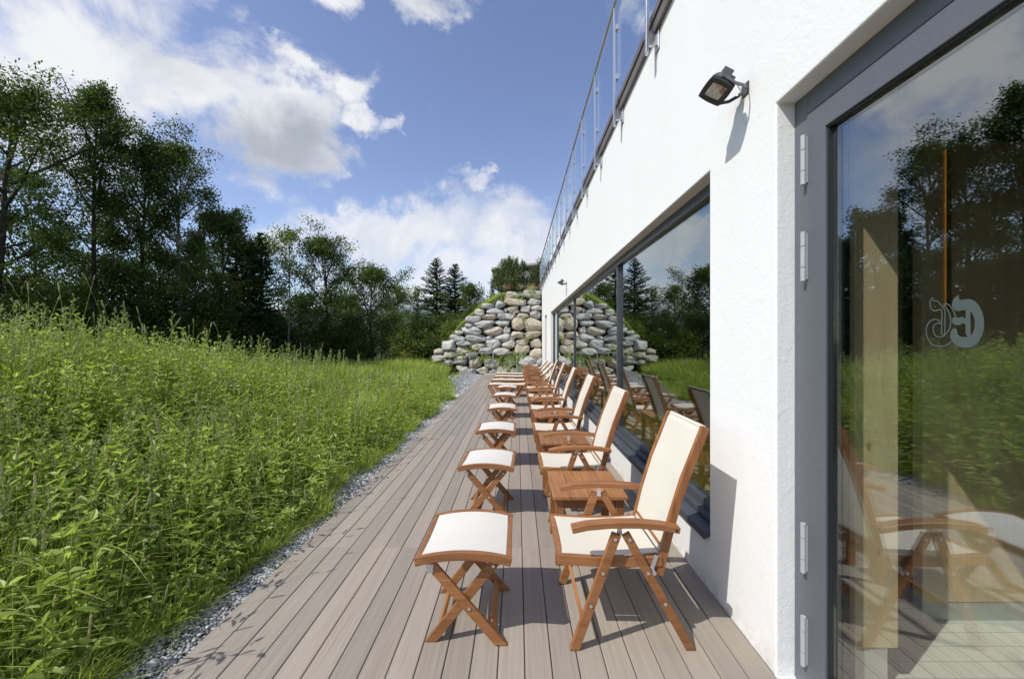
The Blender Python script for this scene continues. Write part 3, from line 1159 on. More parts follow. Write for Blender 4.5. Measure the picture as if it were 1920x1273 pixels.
# ------------------------------------------------------------------ floodlights
def floodlight(loc, label):
    fl = empty('floodlight', loc)
    tag(fl, label, 'floodlight', 'floodlights on the white wall')
    # local frame: a = towards the wall and down, y = along the wall, n = the way the lamp faces
    a = Vector((.87, 0, -.5)); n = Vector((-.5, 0, -.87)).normalized(); yv = Vector((0, 1, 0))
    MM = Matrix((a, yv, -n)).transposed().to_4x4()
    def ringprof(sx, sy, bul, zc):
        out = []
        K = 9
        for s in range(4):
            for k in range(K):
                t = k / K * 2 - 1
                if s == 0: p = (sx * t, -sy - bul * .4 * (1 - t * t))
                elif s == 1: p = (sx + bul * .3 * (1 - t * t), sy * t)
                elif s == 2: p = (-sx * t, sy + bul * .4 * (1 - t * t))
                else: p = (-sx - bul * .3 * (1 - t * t), -sy * t)
                out.append((p[0], p[1], zc))
        return out
    def loft(rings, mi=0, cap0=True, cap1=True):
        mb = MB(); vs = [v for r in rings for v in r]; m_ = len(rings[0]); fs = []
        for i in range(len(rings) - 1):
            for k in range(m_):
                fs.append((i * m_ + k, i * m_ + (k + 1) % m_, (i + 1) * m_ + (k + 1) % m_, (i + 1) * m_ + k))
        if cap0: fs.append(tuple(range(m_))[::-1])
        if cap1: fs.append(tuple(range((len(rings) - 1) * m_, len(rings) * m_)))
        mb._hull(vs, fs, mi)
        return mb
    hs_ = loft([ringprof(.060, .086, .02, .0), ringprof(.062, .088, .02, .012), ringprof(.058, .084, .02, .03), ringprof(.042, .066, .01, .062), ringprof(.030, .05, .005, .072)], cap0=False)
    hs_.build('housing', M['grey_plastic'], fl, M4=MM)
    fm = loft([ringprof(.040, .058, .008, -.002), ringprof(.064, .090, .02, -.004), ringprof(.064, .090, .02, .014), ringprof(.060, .086, .02, .0145)], cap0=False, cap1=False)
    fm.build('front_frame', M['black'], fl, M4=MM)
    loft([ringprof(.042, .060, .006, .002), ringprof(.020, .045, .002, .034)], cap0=False).build('reflector', M['reflector'], fl, M4=MM)
    tb = MB().tube([(0, -.04, .016), (0, .04, .016)], .006, 8).box(-.02, .02, -.052, -.042, .004, .03)
    tb.build('bulb', M['pine'], fl, M4=MM)
    loft([ringprof(.0415, .0595, .007, .0005), ringprof(.0415, .0595, .007, .0025)]).build('lens', M['glass_lamp'], fl, M4=MM)
    jb = MB().box(-.032, .022, -.045, .045, .072, .125).box(.022, .05, -.03, .03, .08, .108)
    for k in range(5):
        jb.box(-.036, .018, -.04 + k * .018, -.034 + k * .018, .125, .131)
    jb.build('junction_box', M['grey_plastic'], fl, bevel=.005, M4=MM)
    MB().box(.004, .060, -.0925, -.0905, .016, .028).build('rating_plate', M['plate'], fl, M4=MM)
    # bracket : a bent strap from both ends of the housing to the wall
    dxw = 1.24 - loc[0]
    br = MB()
    for s in (-1, 1):
        pts = [(.0, s * .097, .03), (.06, s * .100, -.012), (.11, s * .080, -.012), (dxw - .02, s * .045, .0), (dxw - .006, s * .02, .012)]
        br.sweep(pts, .022, .005, side=(0, .25, .97))
        br.disc((.0, s * .090, .03), (0, s, 0), .012, .014, 10)
    br.box(dxw - .008, dxw - .001, -.035, .035, -.02, .045)
    br.build('bracket', M['dark_metal'], fl)
    cb = MB()
    cb.tube([(.09, .0, .085), (.13, .02, .05), (dxw - .012, .03, .02), (dxw - .006, .035, -.08), (dxw - .006, .02, -.16), (dxw - .006, -.01, -.2)], .0035, 6)
    cb.build('cable', M['plate'], fl)
    fl.scale = (1, .90, .90)
    return fl


floodlight((1.075, 2.16, 2.955), 'large black floodlight on the white wall above the near end of the window')
floodlight((1.075, 10.0, 3.06), 'small distant black floodlight on the white wall near its far end')


# ------------------------------------------------------------------ furniture
def qcurve(p0, p1, p2, n=8):
    return [tuple((1 - t) ** 2 * a + 2 * t * (1 - t) * b + t * t * c for a, b, c in zip(p0, p1, p2)) for t in np.linspace(0, 1, n + 1)]


def bolt(mb, x, y, z, s, r=.0085):
    mb.disc((x, y, z), (0, s, 0), r, .004, 10, mi=1)


def make_chair():
    t = empty('reclining_chair')
    BK = [(.150, .36), (.172, .46), (.222, .66), (.285, .86), (.345, 1.01), (.398, 1.145)]
    def back_at(z):
        for (xa, za), (xb, zb) in zip(BK[:-1], BK[1:]):
            if z <= zb: return xa + (xb - xa) * (z - za) / (zb - za)
        return BK[-1][0]
    for s in (-1, 1):
        yl = s * .283
        mb = MB().sweep([(-.305, yl, 0), (-.085, yl, .600)], .027, .048, flat_end=(1, 0))
        for zz in (.23, .40, .575):
            x = -.305 + .22 * zz / .6
            bolt(mb, x, yl + s * .0135, zz, s)
        mb.build('leg', [M['wood'], M['zinc']], t, bevel=.003)
        mb = MB().sweep([(.300, yl, 0), (-.038, yl, .600)], .025, .045, flat_end=(1, 0))
        for zz in (.24, .40, .572):
            x = .300 - .335 * zz / .6
            bolt(mb, x, yl + s * .0125, zz, s)
        mb.build('leg', [M['wood'], M['zinc']], t, bevel=.003)
        # arm : a flat curved board
        arm = [(-.320, s * .288, .628), (-.24, s * .288, .645), (-.12, s * .288, .6555), (.02, s * .288, .656), (.14, s * .288, .645), (.235, s * .288, .628)]
        ar = MB().sweep(arm, .060, .032)
        ar.disc((.215, s * .3175, .632), (0, s, 0), .007, .002, 10, mi=1)
        ar.build('armrest', [M['wood'], M['black']], t, bevel=.006, seg=3)
        # fittings under the arm
        ft = MB()
        ft._hull([(-.079, yl - s * .016, .585), (-.051, yl - s * .016, .585), (-.054, yl - s * .016, .638), (-.076, yl - s * .016, .638),
                  (-.079, yl - s * .019, .585), (-.051, yl - s * .019, .585), (-.054, yl - s * .019, .638), (-.076, yl - s * .019, .638)],
                 [(0, 1, 2, 3), (7, 6, 5, 4), (0, 4, 5, 1), (1, 5, 6, 2), (2, 6, 7, 3), (3, 7, 4, 0)])
        ft.build('hinge_plate', M['zinc'], t)
        ft = MB()
        ft.sweep([(.10, s * .2605, .385), (.132, s * .2605, .475)], .003, .022)
        ft.build('latch', M['zinc'], t, bevel=.001)
        MB().tube([(.108, s * .258, .402), (.108, s * .302, .402)], .010, 10).build('pivot', M['zinc'], t)
    fr = MB()
    for s in (-1, 1):
        fr.sweep([(-.385, s * .243, .447), (-.2, s * .243, .437), (0, s * .243, .433), (.165, s * .243, .440)], .028, .050)
    fr.sweep([(-.372, -.2285, .446), (-.372, .2285, .446)], .030, .046, side=(1, 0, 0))
    fr.sweep([(.150, -.2285, .425), (.150, .2285, .425)], .028, .040, side=(1, 0, 0))
    fr.build('seat_frame', M['wood'], t, bevel=.004)
    MB().grid(lambda u, v: (-.386 + .54 * u, -.225 + .45 * v, .4725 - .014 * math.sin(math.pi * u) * (1 if u > .02 else 1) - .006 * math.sin(math.pi * v) - .010 * (1 - min(1, u / .06)) ** 2), 22, 8).build('seat', M['cream'], t)
    bk = MB()
    for s in (-1, 1):
        bk.sweep([(x, s * .238, z) for x, z in BK], .026, .045)
    bk.sweep([(.186, -.2235, .50), (.186, .2235, .50)], .022, .036, side=(0, 0, 1))
    bk.build('back_frame', M['wood_z'], t, bevel=.004)
    def bs(u, v):
        z = .47 + (1.150 - .47) * u
        x = back_at(min(z, 1.144)) - .012 - .010 * math.sin(math.pi * v) * 0 + .014 * math.sin(math.pi * v) * math.sin(math.pi * min(1, u * 1.05))
        if u > .965: x += .030 * ((u - .965) / .035) ** 2
        zc = z - (.012 * ((u - .97) / .03) ** 2 if u > .97 else 0)
        return (x, -.222 + .444 * v, zc)
    MB().grid(bs, 10, 40).build('backrest', M['cream'], t) if False else MB().grid(lambda a, b: bs(b, a), 10, 44).build('backrest', M['cream'], t)
    tp = MB().tube([(.398, -.222, 1.138), (.398, .222, 1.138)], .013, 12)
    tp.build('top_hem', M['cream'], t)
    MB().sweep([(-.262, -.268, .145), (-.262, .268, .145)], .020, .040, side=(1, 0, .2)).build('stretcher', M['wood_y'], t, bevel=.003)
    MB().sweep([(.205, -.269, .165), (.205, .269, .165)], .020, .040, side=(1, 0, -.2)).build('stretcher', M['wood_y'], t, bevel=.003)
    return t


def make_stool():
    t = empty('footstool')
    def arc(x): return .452 + .032 * (1 - (x / .25) ** 2)
    fr = MB()
    for s in (-1, 1):
        fr.sweep([(x, s * .258, arc(x)) for x in np.linspace(-.252, .252, 11)], .028, .044)
        fr.sweep([(s * .238, -.243, .450), (s * .238, .243, .450)], .028, .040, side=(1, 0, 0))
    fr.build('seat_frame', M['wood'], t, bevel=.004)
    MB().grid(lambda u, v: (-.222 + .444 * u, -.242 + .484 * v, arc(-.222 + .444 * u) + .016 - .010 * math.sin(math.pi * v)), 14, 8).build('seat', M['white_sling'], t)
    for s in (-1, 1):
        mb = MB().sweep([(.200, s * .232, 0), (-.180, s * .232, .430)], .024, .050, flat_end=(1, 0))
        bolt(mb, .03, s * .2435, .195, s); 
        mb.build('leg', [M['wood'], M['zinc']], t, bevel=.003)
        mb = MB().sweep([(-.180, s * .206, 0), (.170, s * .206, .430)], .024, .050, flat_end=(1, 0))
        bolt(mb, .155, s * .2175, .405, s)
        mb.build('leg', [M['wood'], M['zinc']], t, bevel=.003)
        ft = MB().box(-.193, -.160, s * .2455 - .0015, s * .2455 + .0015, .395, .430)
        ft.disc((-.1765, s * .244, .395), (0, s, 0), .0168, .004, 14)
        ft.build('hinge_plate', M['zinc'], t)
    MB().sweep([(.150, -.219, .062), (.150, .219, .062)], .018, .036, side=(.75, 0, .66)).build('stretcher', M['wood_y'], t, bevel=.003)
    MB().sweep([(-.135, -.193, .062), (-.135, .193, .062)], .018, .036, side=(-.77, 0, .63)).build('stretcher', M['wood_y'], t, bevel=.003)
    return t


def make_table():
    t = empty('side_table')
    tp = MB()
    W2, D2 = .268, .285
    for k in range(4):
        w = 2 * W2 / 4
        tp.box(-W2 + k * w + .0018, -W2 + (k + 1) * w - .0018, -D2, D2, .475, .500)
    tp.build('tabletop', M['wood_y'], t, bevel=.003)
    for sx in (-1, 1):
        for sy in (-1, 1):
            MB().box(sx * .215 - .030, sx * .215 + .030, sy * .235 - .022, sy * .235 + .022, 0, .4745).build('leg', M['wood_z'], t, bevel=.003)
    for s in (-1, 1):
        MB().box(-.1845, .1845, s * .238 - .011, s * .238 + .011, .405, .4745).build('apron', M['wood'], t, bevel=.002)
        MB().box(s * .222 - .011, s * .222 + .011, -.2125, .2125, .405, .4745).build('apron', M['wood_y'], t, bevel=.002)
    return t


def make_lounger():
    t = empty('deck_lounger')
    rl = [(-1.215, 0), (-1.29, .10), (-1.36, .20), (-1.415, .285), (-1.425, .325), (-1.39, .350), (-1.2, .352), (-.6, .338), (0, .352), (.22, .36)]
    fr = MB()
    for s in (-1, 1):
        fr.sweep([(x, s * .275, z) for x, z in rl], .028, .045)
        fr.sweep(qcurve((-1.08, s * .24, .335), (-.82, s * .24, .10), (-.52, s * .24, .335), 8), .024, .035)
    for x, z in ((-1.40, .325), (-.8, .335), (.20, .345)):
        fr.sweep([(x, -.2605, z), (x, .2605, z)], .026, .034, side=(1, 0, 0))
    fr.build('frame', M['wood'], t, bevel=.003, seg=1)
    def bed(u, v):
        x = -1.41 + 1.55 * u
        z = float(np.interp(x, [-1.41, -1.2, -.6, 0, .2], [.366, .377, .362, .376, .382]))
        return (x, -.255 + .51 * v, z - .012 * math.sin(math.pi * v))
    MB().grid(bed, 24, 6).build('bed', M['cream'], t)
    bkp = [(.08, .335), (.16, .42), (.38, .62), (.60, .86)]
    bf = MB()
    for s in (-1, 1):
        bf.sweep([(x, s * .235, z) for x, z in bkp], .026, .045)
    bf.sweep([(.585, -.221, .845), (.585, .221, .845)], .024, .034, side=(0, 0, 1))
    bf.build('back_frame', M['wood'], t, bevel=.003, seg=1)
    MB().grid(lambda v, u: (.13 + .475 * u - .012, -.222 + .444 * v, float(np.interp(.13 + .475 * u, [p[0] for p in bkp], [p[1] for p in bkp])) + .022), 6, 14).build('backrest', M['cream'], t)
    for s in (-1, 1):
        MB().sweep([(-.58, s * .305, 0), (-.22, s * .305, .585)], .026, .048, flat_end=(1, 0)).build('leg', M['wood'], t, bevel=.003, seg=1)
        MB().sweep([(.46, s * .305, 0), (.08, s * .305, .60)], .026, .048, flat_end=(1, 0)).build('leg', M['wood'], t, bevel=.003, seg=1)
        MB().sweep([(-.36, s * .308, .585), (-.2, s * .308, .618), (0, s * .308, .628), (.16, s * .308, .612), (.24, s * .308, .595)], .062, .032).build('armrest', M['wood'], t, bevel=.005, seg=1)
    MB().sweep([(.44, -.291, .05), (.44, .291, .05)], .02, .036, side=(1, 0, 0)).build('stretcher', M['wood_y'], t)
    return t


CY = [2.36, 3.84, 5.34, 6.93, 8.48, 9.95]
LY = [11.75, 13.15, 14.5, 15.75]
nth = ['nearest', 'second', 'third', 'fourth', 'fifth', 'sixth']
chair0, stool0, table0, lounge0 = make_chair(), make_stool(), make_table(), make_lounger()
for i, y in enumerate(CY):
    c = chair0 if i == 0 else copy_tree(chair0)
    c.location = (.602 + random.uniform(-.008, .008) * (i > 0), y, .002)
    c.rotation_euler = (0, 0, random.uniform(-.035, .035) if i else 0)
    lab = ('cream sling wooden armchair nearest to the glazed door and largest in view' if i == 0 else
           'cream sling wooden armchair, last upright one before the low loungers' if i == 5 else
           'cream sling wooden armchair, %s from the glazed door in the row under the window' % nth[i])
    tag(c, lab, 'armchair', 'upright armchairs in a row along the window')
SX = [(-.283, 2.34), (-.275, 3.84), (-.270, 5.26), (-.262, 6.92), (-.268, 8.50), (-.255, 9.98)]
for i, (x, y) in enumerate(SX):
    c = stool0 if i == 0 else copy_tree(stool0)
    c.location = (x, y, .002)
    c.rotation_euler = (0, 0, random.uniform(-.05, .05) if i else 0)
    lab = ('white topped folding footstool nearest to the camera, largest of the row' if i == 0 else
           'white topped folding footstool farthest off, in front of the first long lounger' if i == 5 else
           'white topped folding footstool, %s from the near end of the row on the deck' % nth[i])
    tag(c, lab, 'footstool', 'folding footstools in front of the armchairs')
TY = [3.11] + [(a + b) / 2 for a, b in zip(CY[1:-1], CY[2:])] + [10.82] + [(a + b) / 2 for a, b in zip(LY[:-1], LY[1:])]
tl = ['square wooden side table between the nearest and the second armchair',
      'square wooden side table between the second and the third armchair',
      'square wooden side table between the third and the fourth armchair',
      'square wooden side table between the fourth and the fifth armchair',
      'square wooden side table between the fifth and the sixth armchair',
      'square wooden side table between the last armchair and the first lounger',
      'square wooden side table between the first and the second lounger',
      'square wooden side table between the second and the third lounger',
      'square wooden side table between the two farthest loungers']
for i, y in enumerate(TY):
    c = table0 if i == 0 else copy_tree(table0)
    c.location = (.520, y, .002)
    if i > 4: c.scale = (1, .82, 1)
    c.rotation_euler = (0, 0, random.uniform(-.015, .015) if i else 0)
    tag(c, tl[i], 'side table', 'side tables between the seats')
for i, y in enumerate(LY):
    c = lounge0 if i == 0 else copy_tree(lounge0)
    c.location = (.585, y, .002)
    lab = ['long low cream lounger just beyond the last footstool, first of the loungers',
           'long low cream lounger, second beyond the upright armchairs',
           'long low cream lounger, third beyond the upright armchairs',
           'long low cream lounger farthest along the deck, closest to the boulder wall'][i]
    tag(c, lab, 'lounger', 'long loungers at the far end of the deck')

# ------------------------------------------------------------------ boulder wall
bwall = empty('boulder_wall', (-1.4, 20, 0))
tag(bwall, 'dry stone retaining wall of big grey and tan boulders at the end of the deck', 'stone wall')
BST = [(790,460,75,38),(940,450,60,45),(1015,450,44,40),(815,520,98,34),(985,515,74,34),
(570,555,68,28),(678,538,52,38),(490,618,55,34),(630,605,82,32),(722,600,26,28),(785,588,55,38),(900,583,62,34),(1010,570,55,32),
(575,660,78,32),(728,655,72,34),(828,605,26,20),(803,637,15,28),(880,645,60,28),(998,633,62,38),
(425,683,72,34),(390,735,44,20),(535,720,98,38),(703,716,75,36),(838,728,64,66),(982,733,80,66),
(410,790,85,42),(600,788,108,44),(737,783,34,36),(835,822,72,30),(980,822,82,32),
(292,808,38,24),(285,857,75,38),(455,852,92,40),(578,852,32,26),(688,853,78,40),(787,862,28,24),(873,885,64,40),(1000,903,62,50),
(208,922,68,46),(345,905,75,26),(450,897,35,22),(465,930,70,36),(605,915,75,50),(748,912,72,40),
(110,980,45,32),(215,1003,70,38),(325,965,70,42),(545,970,70,40),(698,985,85,42),(870,960,76,52),(1002,990,62,48),
(115,1040,60,38),(308,1060,68,48),(405,1010,60,36),(450,1075,62,52),(600,1075,80,56),(765,1070,60,50),(920,1060,85,50),(1030,1055,40,42),
(330,1130,60,34),(520,1150,55,36),(700,1140,70,40),(420,1150,55,30),(870,1140,60,36),(615,1162,60,26),(985,1115,55,34),(800,1150,44,28),(200,1075,55,30)]
bm = bmesh.new(); bmesh.ops.create_icosphere(bm, subdivisions=4, radius=1)
I3 = np.array([v.co[:] for v in bm.verts]); I3F = np.array([[v.index for v in f.verts] for f in bm.faces]); bm.free()
brg = np.random.default_rng(21)
for k, (zx, zy, rx, rz) in enumerate(BST):
    X = (800 + zx / 4.897 - 970) / 747 * 20
    Z = 1.6 + (641 - (460 + zy / 4.897)) / 747 * 20
    sc = .00547 * 1.0
    ax, az = rx * sc, rz * sc
    ay = .40 * (.75 + .25 * brg.random()) * min(1.0, .5 + max(ax, az))
    p = brg.uniform(2.7, 4.4)
    Rr = 1 / (np.abs(I3) ** p).sum(1) ** (1 / p)
    P = I3 * Rr[:, None]
    for _ in range(14):
        nv = brg.normal(size=3); nv[1] *= .8; nv /= np.linalg.norm(nv)
        dmax = brg.uniform(.70, .97) * 1.12
        dd = P @ nv
        P = P - np.clip(dd - dmax, 0, None)[:, None] * nv * .9
    for f_, amp in ((1.7, .04), (3.6, .030), (7.5, .020), (14, .012)):
        for _ in range(3):
            w = brg.normal(size=3) * f_; ph = brg.uniform(0, 6.28)
            P = P * (1 + amp * np.sin(P @ w + ph))[:, None]
    ang = brg.normal(0, .07)
    P = P * np.array([ax, ay, az])
    P = P @ np.array([[math.cos(ang), 0, math.sin(ang)], [0, 1, 0], [-math.sin(ang), 0, math.cos(ang)]])
    mk = ('st_tan' if (zx > 770 and 630 < zy < 1000 and brg.random() < .75) or brg.random() < .18 else ('st_grey' if brg.random() < .55 else 'st_buff'))
    o = np_mesh('boulder', P, None, I3F, M[mk], bwall, smooth=True)
    Yc = 20.0 + .07 * Z + brg.uniform(-.04, .04)
    o.location = (X - bwall.location.x, Yc - bwall.location.y, Z)
# dark packing behind the stones
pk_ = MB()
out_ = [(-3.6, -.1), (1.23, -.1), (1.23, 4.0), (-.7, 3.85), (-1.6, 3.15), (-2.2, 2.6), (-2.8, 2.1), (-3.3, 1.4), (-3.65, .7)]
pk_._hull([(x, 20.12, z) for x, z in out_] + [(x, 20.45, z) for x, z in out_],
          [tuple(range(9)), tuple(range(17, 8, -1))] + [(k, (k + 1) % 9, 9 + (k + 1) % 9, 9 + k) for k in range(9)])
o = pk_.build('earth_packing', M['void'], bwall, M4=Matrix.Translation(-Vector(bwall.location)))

# low barrier in front of the boulders
bar = empty('safety_barrier', (-1.15, 19.7, 0))
tag(bar, 'low grey steel barrier in front of the boulder wall at the deck end', 'barrier')
for x in (-1.18, .08, 1.06):
    pass
for x in (-2.36, -1.2, -.03):
    MB().box(x + 1.15 - .02, x + 1.15 + .02, -.02, .02, -.06, 1.045).build('post', M['steel'], bar, bevel=.003, seg=1)
MB().box(-2.38 + 1.15, -.01 + 1.15, -.024, .024, 1.047, 1.085).build('rail', M['steel'], bar, bevel=.004, seg=1)

# ================================================================== vegetation
def norm(a):
    return a / (np.linalg.norm(a, axis=-1, keepdims=True) + 1e-9)


class Leafage:
    """collects numpy leaf and blade shapes for ONE object"""
    def __init__(self):
        self.v, self.q, self.t, self.r, self.qm, self.tm, self.n = [], [], [], [], [], [], 0

    def _add(self, P, quads, tris, rnd, mi=0):
        N, K = P.shape[:2]
        off = self.n + np.arange(N)[:, None, None] * K
        if quads is not None:
            Q = (np.asarray(quads)[None] + off).reshape(-1, 4); self.q.append(Q); self.qm.append(np.full(len(Q), mi))
        if tris is not None:
            Q = (np.asarray(tris)[None] + off).reshape(-1, 3); self.t.append(Q); self.tm.append(np.full(len(Q), mi))
        self.v.append(P.reshape(-1, 3)); self.r.append(np.repeat(rnd, K)); self.n += N * K

    def blades(self, base, h, w, az, lean, rnd, seg=3, mi=0, droop=0.0):
        N = len(base)
        d = np.stack([np.cos(az), np.sin(az), np.zeros(N)], -1)
        tw = az + np.pi / 2 + rng.normal(0, .5, N)
        s = np.stack([np.cos(tw), np.sin(tw), np.zeros(N)], -1)
        P = []
        for k in range(seg + 1):
            t = k / seg
            c = base + d * (h * lean * t ** 1.8)[:, None]
            c[:, 2] += h * (t - (.35 * lean ** 1.5 + droop) * t ** 2.6)
            if k < seg:
                ww = (w * (1 - .55 * t ** 1.5) * (.7 if k == 0 else 1))[:, None] * .5
                P += [c - s * ww, c + s * ww]
            else:
                P.append(c)
        P = np.stack(P, 1)
        quads = [(2 * k, 2 * k + 1, 2 * k + 3, 2 * k + 2) for k in range(seg - 1)]
        self._add(P, quads, [(2 * seg - 2, 2 * seg - 1, 2 * seg)], rnd, mi)

    def leaves(self, base, d, up, L, Wd, rnd, droop=.15, mi=0):
        d = norm(d); s = norm(np.cross(d, up)); n = np.cross(s, d)
        L = L[:, None]; Wd = Wd[:, None]
        p0 = base
        a1 = base + d * L * .32; a2 = base + d * L * .68 - n * L * droop * .35
        tip = base + d * L - n * L * droop
        lift = n * Wd * .16
        P = np.stack([p0, a1 + s * Wd * .5 + lift, a2 + s * Wd * .38 + lift, tip, a2 - s * Wd * .38 + lift, a1 - s * Wd * .5 + lift], 1)
        self._add(P, [(0, 1, 2, 3), (0, 3, 4, 5)], None, rnd, mi)

    def diamonds(self, base, d, up, L, Wd, rnd, mi=0):
        d = norm(d); s = norm(np.cross(d, up))
        m_ = base + d * (L * .45)[:, None]
        P = np.stack([base, m_ + s * (Wd * .5)[:, None], base + d * L[:, None], m_ - s * (Wd * .5)[:, None]], 1)
        self._add(P, [(0, 1, 2, 3)], None, rnd, mi)

    def tubes(self, pts, r0, r1, rnd, sides=4, mi=0):
        """pts (N,K,3)"""
        N, K = pts.shape[:2]
        tg = norm(np.gradient(pts, axis=1))
        ref = np.where(np.abs(tg[..., 2:3]) > .8, np.array([1., 0, 0]), np.array([0, 0, 1.]))
        a = norm(np.cross(tg, ref)); b = np.cross(tg, a)
        r = r0[:, None] + (r1 - r0)[:, None] * np.linspace(0, 1, K)[None]
        P = []
        for k in range(K):
            for j in range(sides):
                an = 2 * np.pi * j / sides
                P.append(pts[:, k] + (a[:, k] * math.cos(an) + b[:, k] * math.sin(an)) * r[:, k:k + 1])
        P = np.stack(P, 1)
        quads = [(k * sides + j, k * sides + (j + 1) % sides, (k + 1) * sides + (j + 1) % sides, (k + 1) * sides + j) for k in range(K - 1) for j in range(sides)]
        self._add(P, quads, None, rnd, mi)

    def spindles(self, base, d, L, r, rnd, mi=0):
        """seed heads : six sided, five rings"""
        N = len(base); d = norm(d)
        K = 5
        ts = np.linspace(0, 1, K); prof = np.array([.45, .95, 1.0, .9, .3])
        ref = np.tile(np.array([[1., .2, 0]]), (N, 1)); a = norm(np.cross(d, ref)); b = np.cross(d, a)
        P = []
        for k in range(K):
            c = base + d * (L * ts[k])[:, None]
            for j in range(6):
                an = 2 * np.pi * j / 6 + k
                P.append(c + (a * math.cos(an) + b * math.sin(an)) * (r * prof[k])[:, None])
        P = np.stack(P, 1)
        quads = [(k * 6 + j, k * 6 + (j + 1) % 6, (k + 1) * 6 + (j + 1) % 6, (k + 1) * 6 + j) for k in range(K - 1) for j in range(6)]
        self._add(P, quads, None, rnd, mi)

    def build(self, name, mat, parent=None, smooth=False):
        q_ = np.concatenate(self.q) if self.q else None
        t_ = np.concatenate(self.t) if self.t else None
        mi = np.concatenate(self.qm + self.tm)
        return np_mesh(name, np.concatenate(self.v), q_, t_, mat, parent, rnd=np.clip(np.concatenate(self.r), 0, 1), mat_idx=mi, smooth=smooth)


def meadow_h(x, y):
    e = gravel_left(y) - x
    h = .16 + .42 * sstep(e, 0, .9) + .42 * sstep(e, .8, 3.4)
    return h * (1 - .42 * sstep(y, 5, 15))


def sample_meadow(n, ylo, yhi, umin=-1.62, umax=-.06, edge=0.0, xmin=-14):
    out = []
    tot = 0
    while tot < n:
        m_ = n * 2
        y = ylo * (yhi / ylo) ** rng.random(m_)
        u = umin + (umax - umin) * rng.random(m_)
        x = u * y
        ok = (x < gravel_left(y) + edge) & (x > xmin) & ~((y > 19.5) & (x > -4.4))
        out.append(np.stack([x[ok], y[ok]], -1)); tot += ok.sum()
    P = np.concatenate(out)[:n]
    return P[:, 0], P[:, 1]


def patch(x, y, f=1.0, ph=0.0):
    return .5 + .5 * np.sin(x * 1.3 * f + 1.7 * np.sin(y * .9 * f + ph)) * np.sin(y * 1.1 * f + 1.3 * np.sin(x * .7 * f + ph * 2))


# ---- grass blades
g = Leafage()
for (n, ylo, yhi, wb) in ((38000, .75, 3.2, .0080), (54000, 3.0, 8, .0078), (50000, 7.5, 19.8, .0085)):
    x, y = sample_meadow(n, ylo, yhi, edge=.03)
    H = meadow_h(x, y)
    h = H * rng.uniform(.3, 1.02, n) * (.66 + .60 * patch(x, y, 2.6, 1) ** .8)
    w = wb * rng.uniform(.6, 1.5, n) + .00085 * y * .7
    base = np.stack([x, y, ground_z(x, y) - .01], -1)
    az = rng.normal(.15, 1.35, n)
    lean = np.clip(rng.gamma(1.8, .15, n), .02, 1.2)
    rnd = np.clip(rng.normal(.42, .2, n) + .30 * (patch(x, y, .8, 2) - .5) + .10 * sstep(y, 5, 13), 0, 1)
    g.blades(base, h, w, az, lean, rnd, 4 if ylo < 3 else 3)
n = 26000
x, y = sample_meadow(n, 1.0, 16, umin=-3.4, umax=-1.55, xmin=-16)
g.blades(np.stack([x, y, ground_z(x, y) - .01], -1), meadow_h(x, y) * rng.uniform(.4, 1.2, n), .012 * rng.uniform(.7, 1.6, n) + .0008 * y, rng.normal(.15, 1.35, n), np.clip(rng.gamma(2.2, .20, n), .05, 1.25), np.clip(rng.normal(.42, .2, n), 0, 1))
n = 900
x, y = sample_meadow(n, 1.0, 12)
g.blades(np.stack([x, y, ground_z(x, y) + meadow_h(x, y) * rng.uniform(.1, .5, n)], -1), meadow_h(x, y) * rng.uniform(.5, .9, n), rng.uniform(.004, .008, n) + .0004 * y, rng.uniform(0, 6.28, n), rng.uniform(.6, 1.5, n), np.clip(rng.normal(.7, .2, n), 0, 1), 4, mi=1)
# dense low tufts just at the gravel
n = 22000
y = .8 * (19.5 / .8) ** rng.random(n)
x = gravel_left(y) + .05 - np.abs(rng.normal(0, .22, n)) + .05 * np.sin(y * 6.3) * np.sin(y * 2.9)
h = rng.uniform(.06, .26, n) * (.6 + .8 * patch(x, y, 3, 5))
g.blades(np.stack([x, y, ground_z(x, y) - .01], -1), h, .003 + .0008 * y + rng.uniform(0, .002, n), rng.normal(0.0, 1.2, n), np.clip(rng.gamma(2.5, .25, n), .1, 1.5), np.clip(rng.normal(.45, .2, n), 0, 1))
# long bending blades
n = 3600
x, y = sample_meadow(n, .8, 10, edge=.0)
H = meadow_h(x, y)
g.blades(np.stack([x, y, ground_z(x, y)], -1), H * rng.uniform(.8, 1.4, n), rng.uniform(.006, .013, n) + .0004 * y, rng.normal(.2, 1.5, n), rng.uniform(.5, 1.4, n), np.clip(rng.normal(.6, .2, n), 0, 1), 6, droop=.12)
go = g.build('meadow_grass', [M['grass'], M['seed']])
tag(go, 'tall green meadow grass left of the deck', 'grass', kind='stuff')

# ---- leafy weeds
w_ = Leafage()


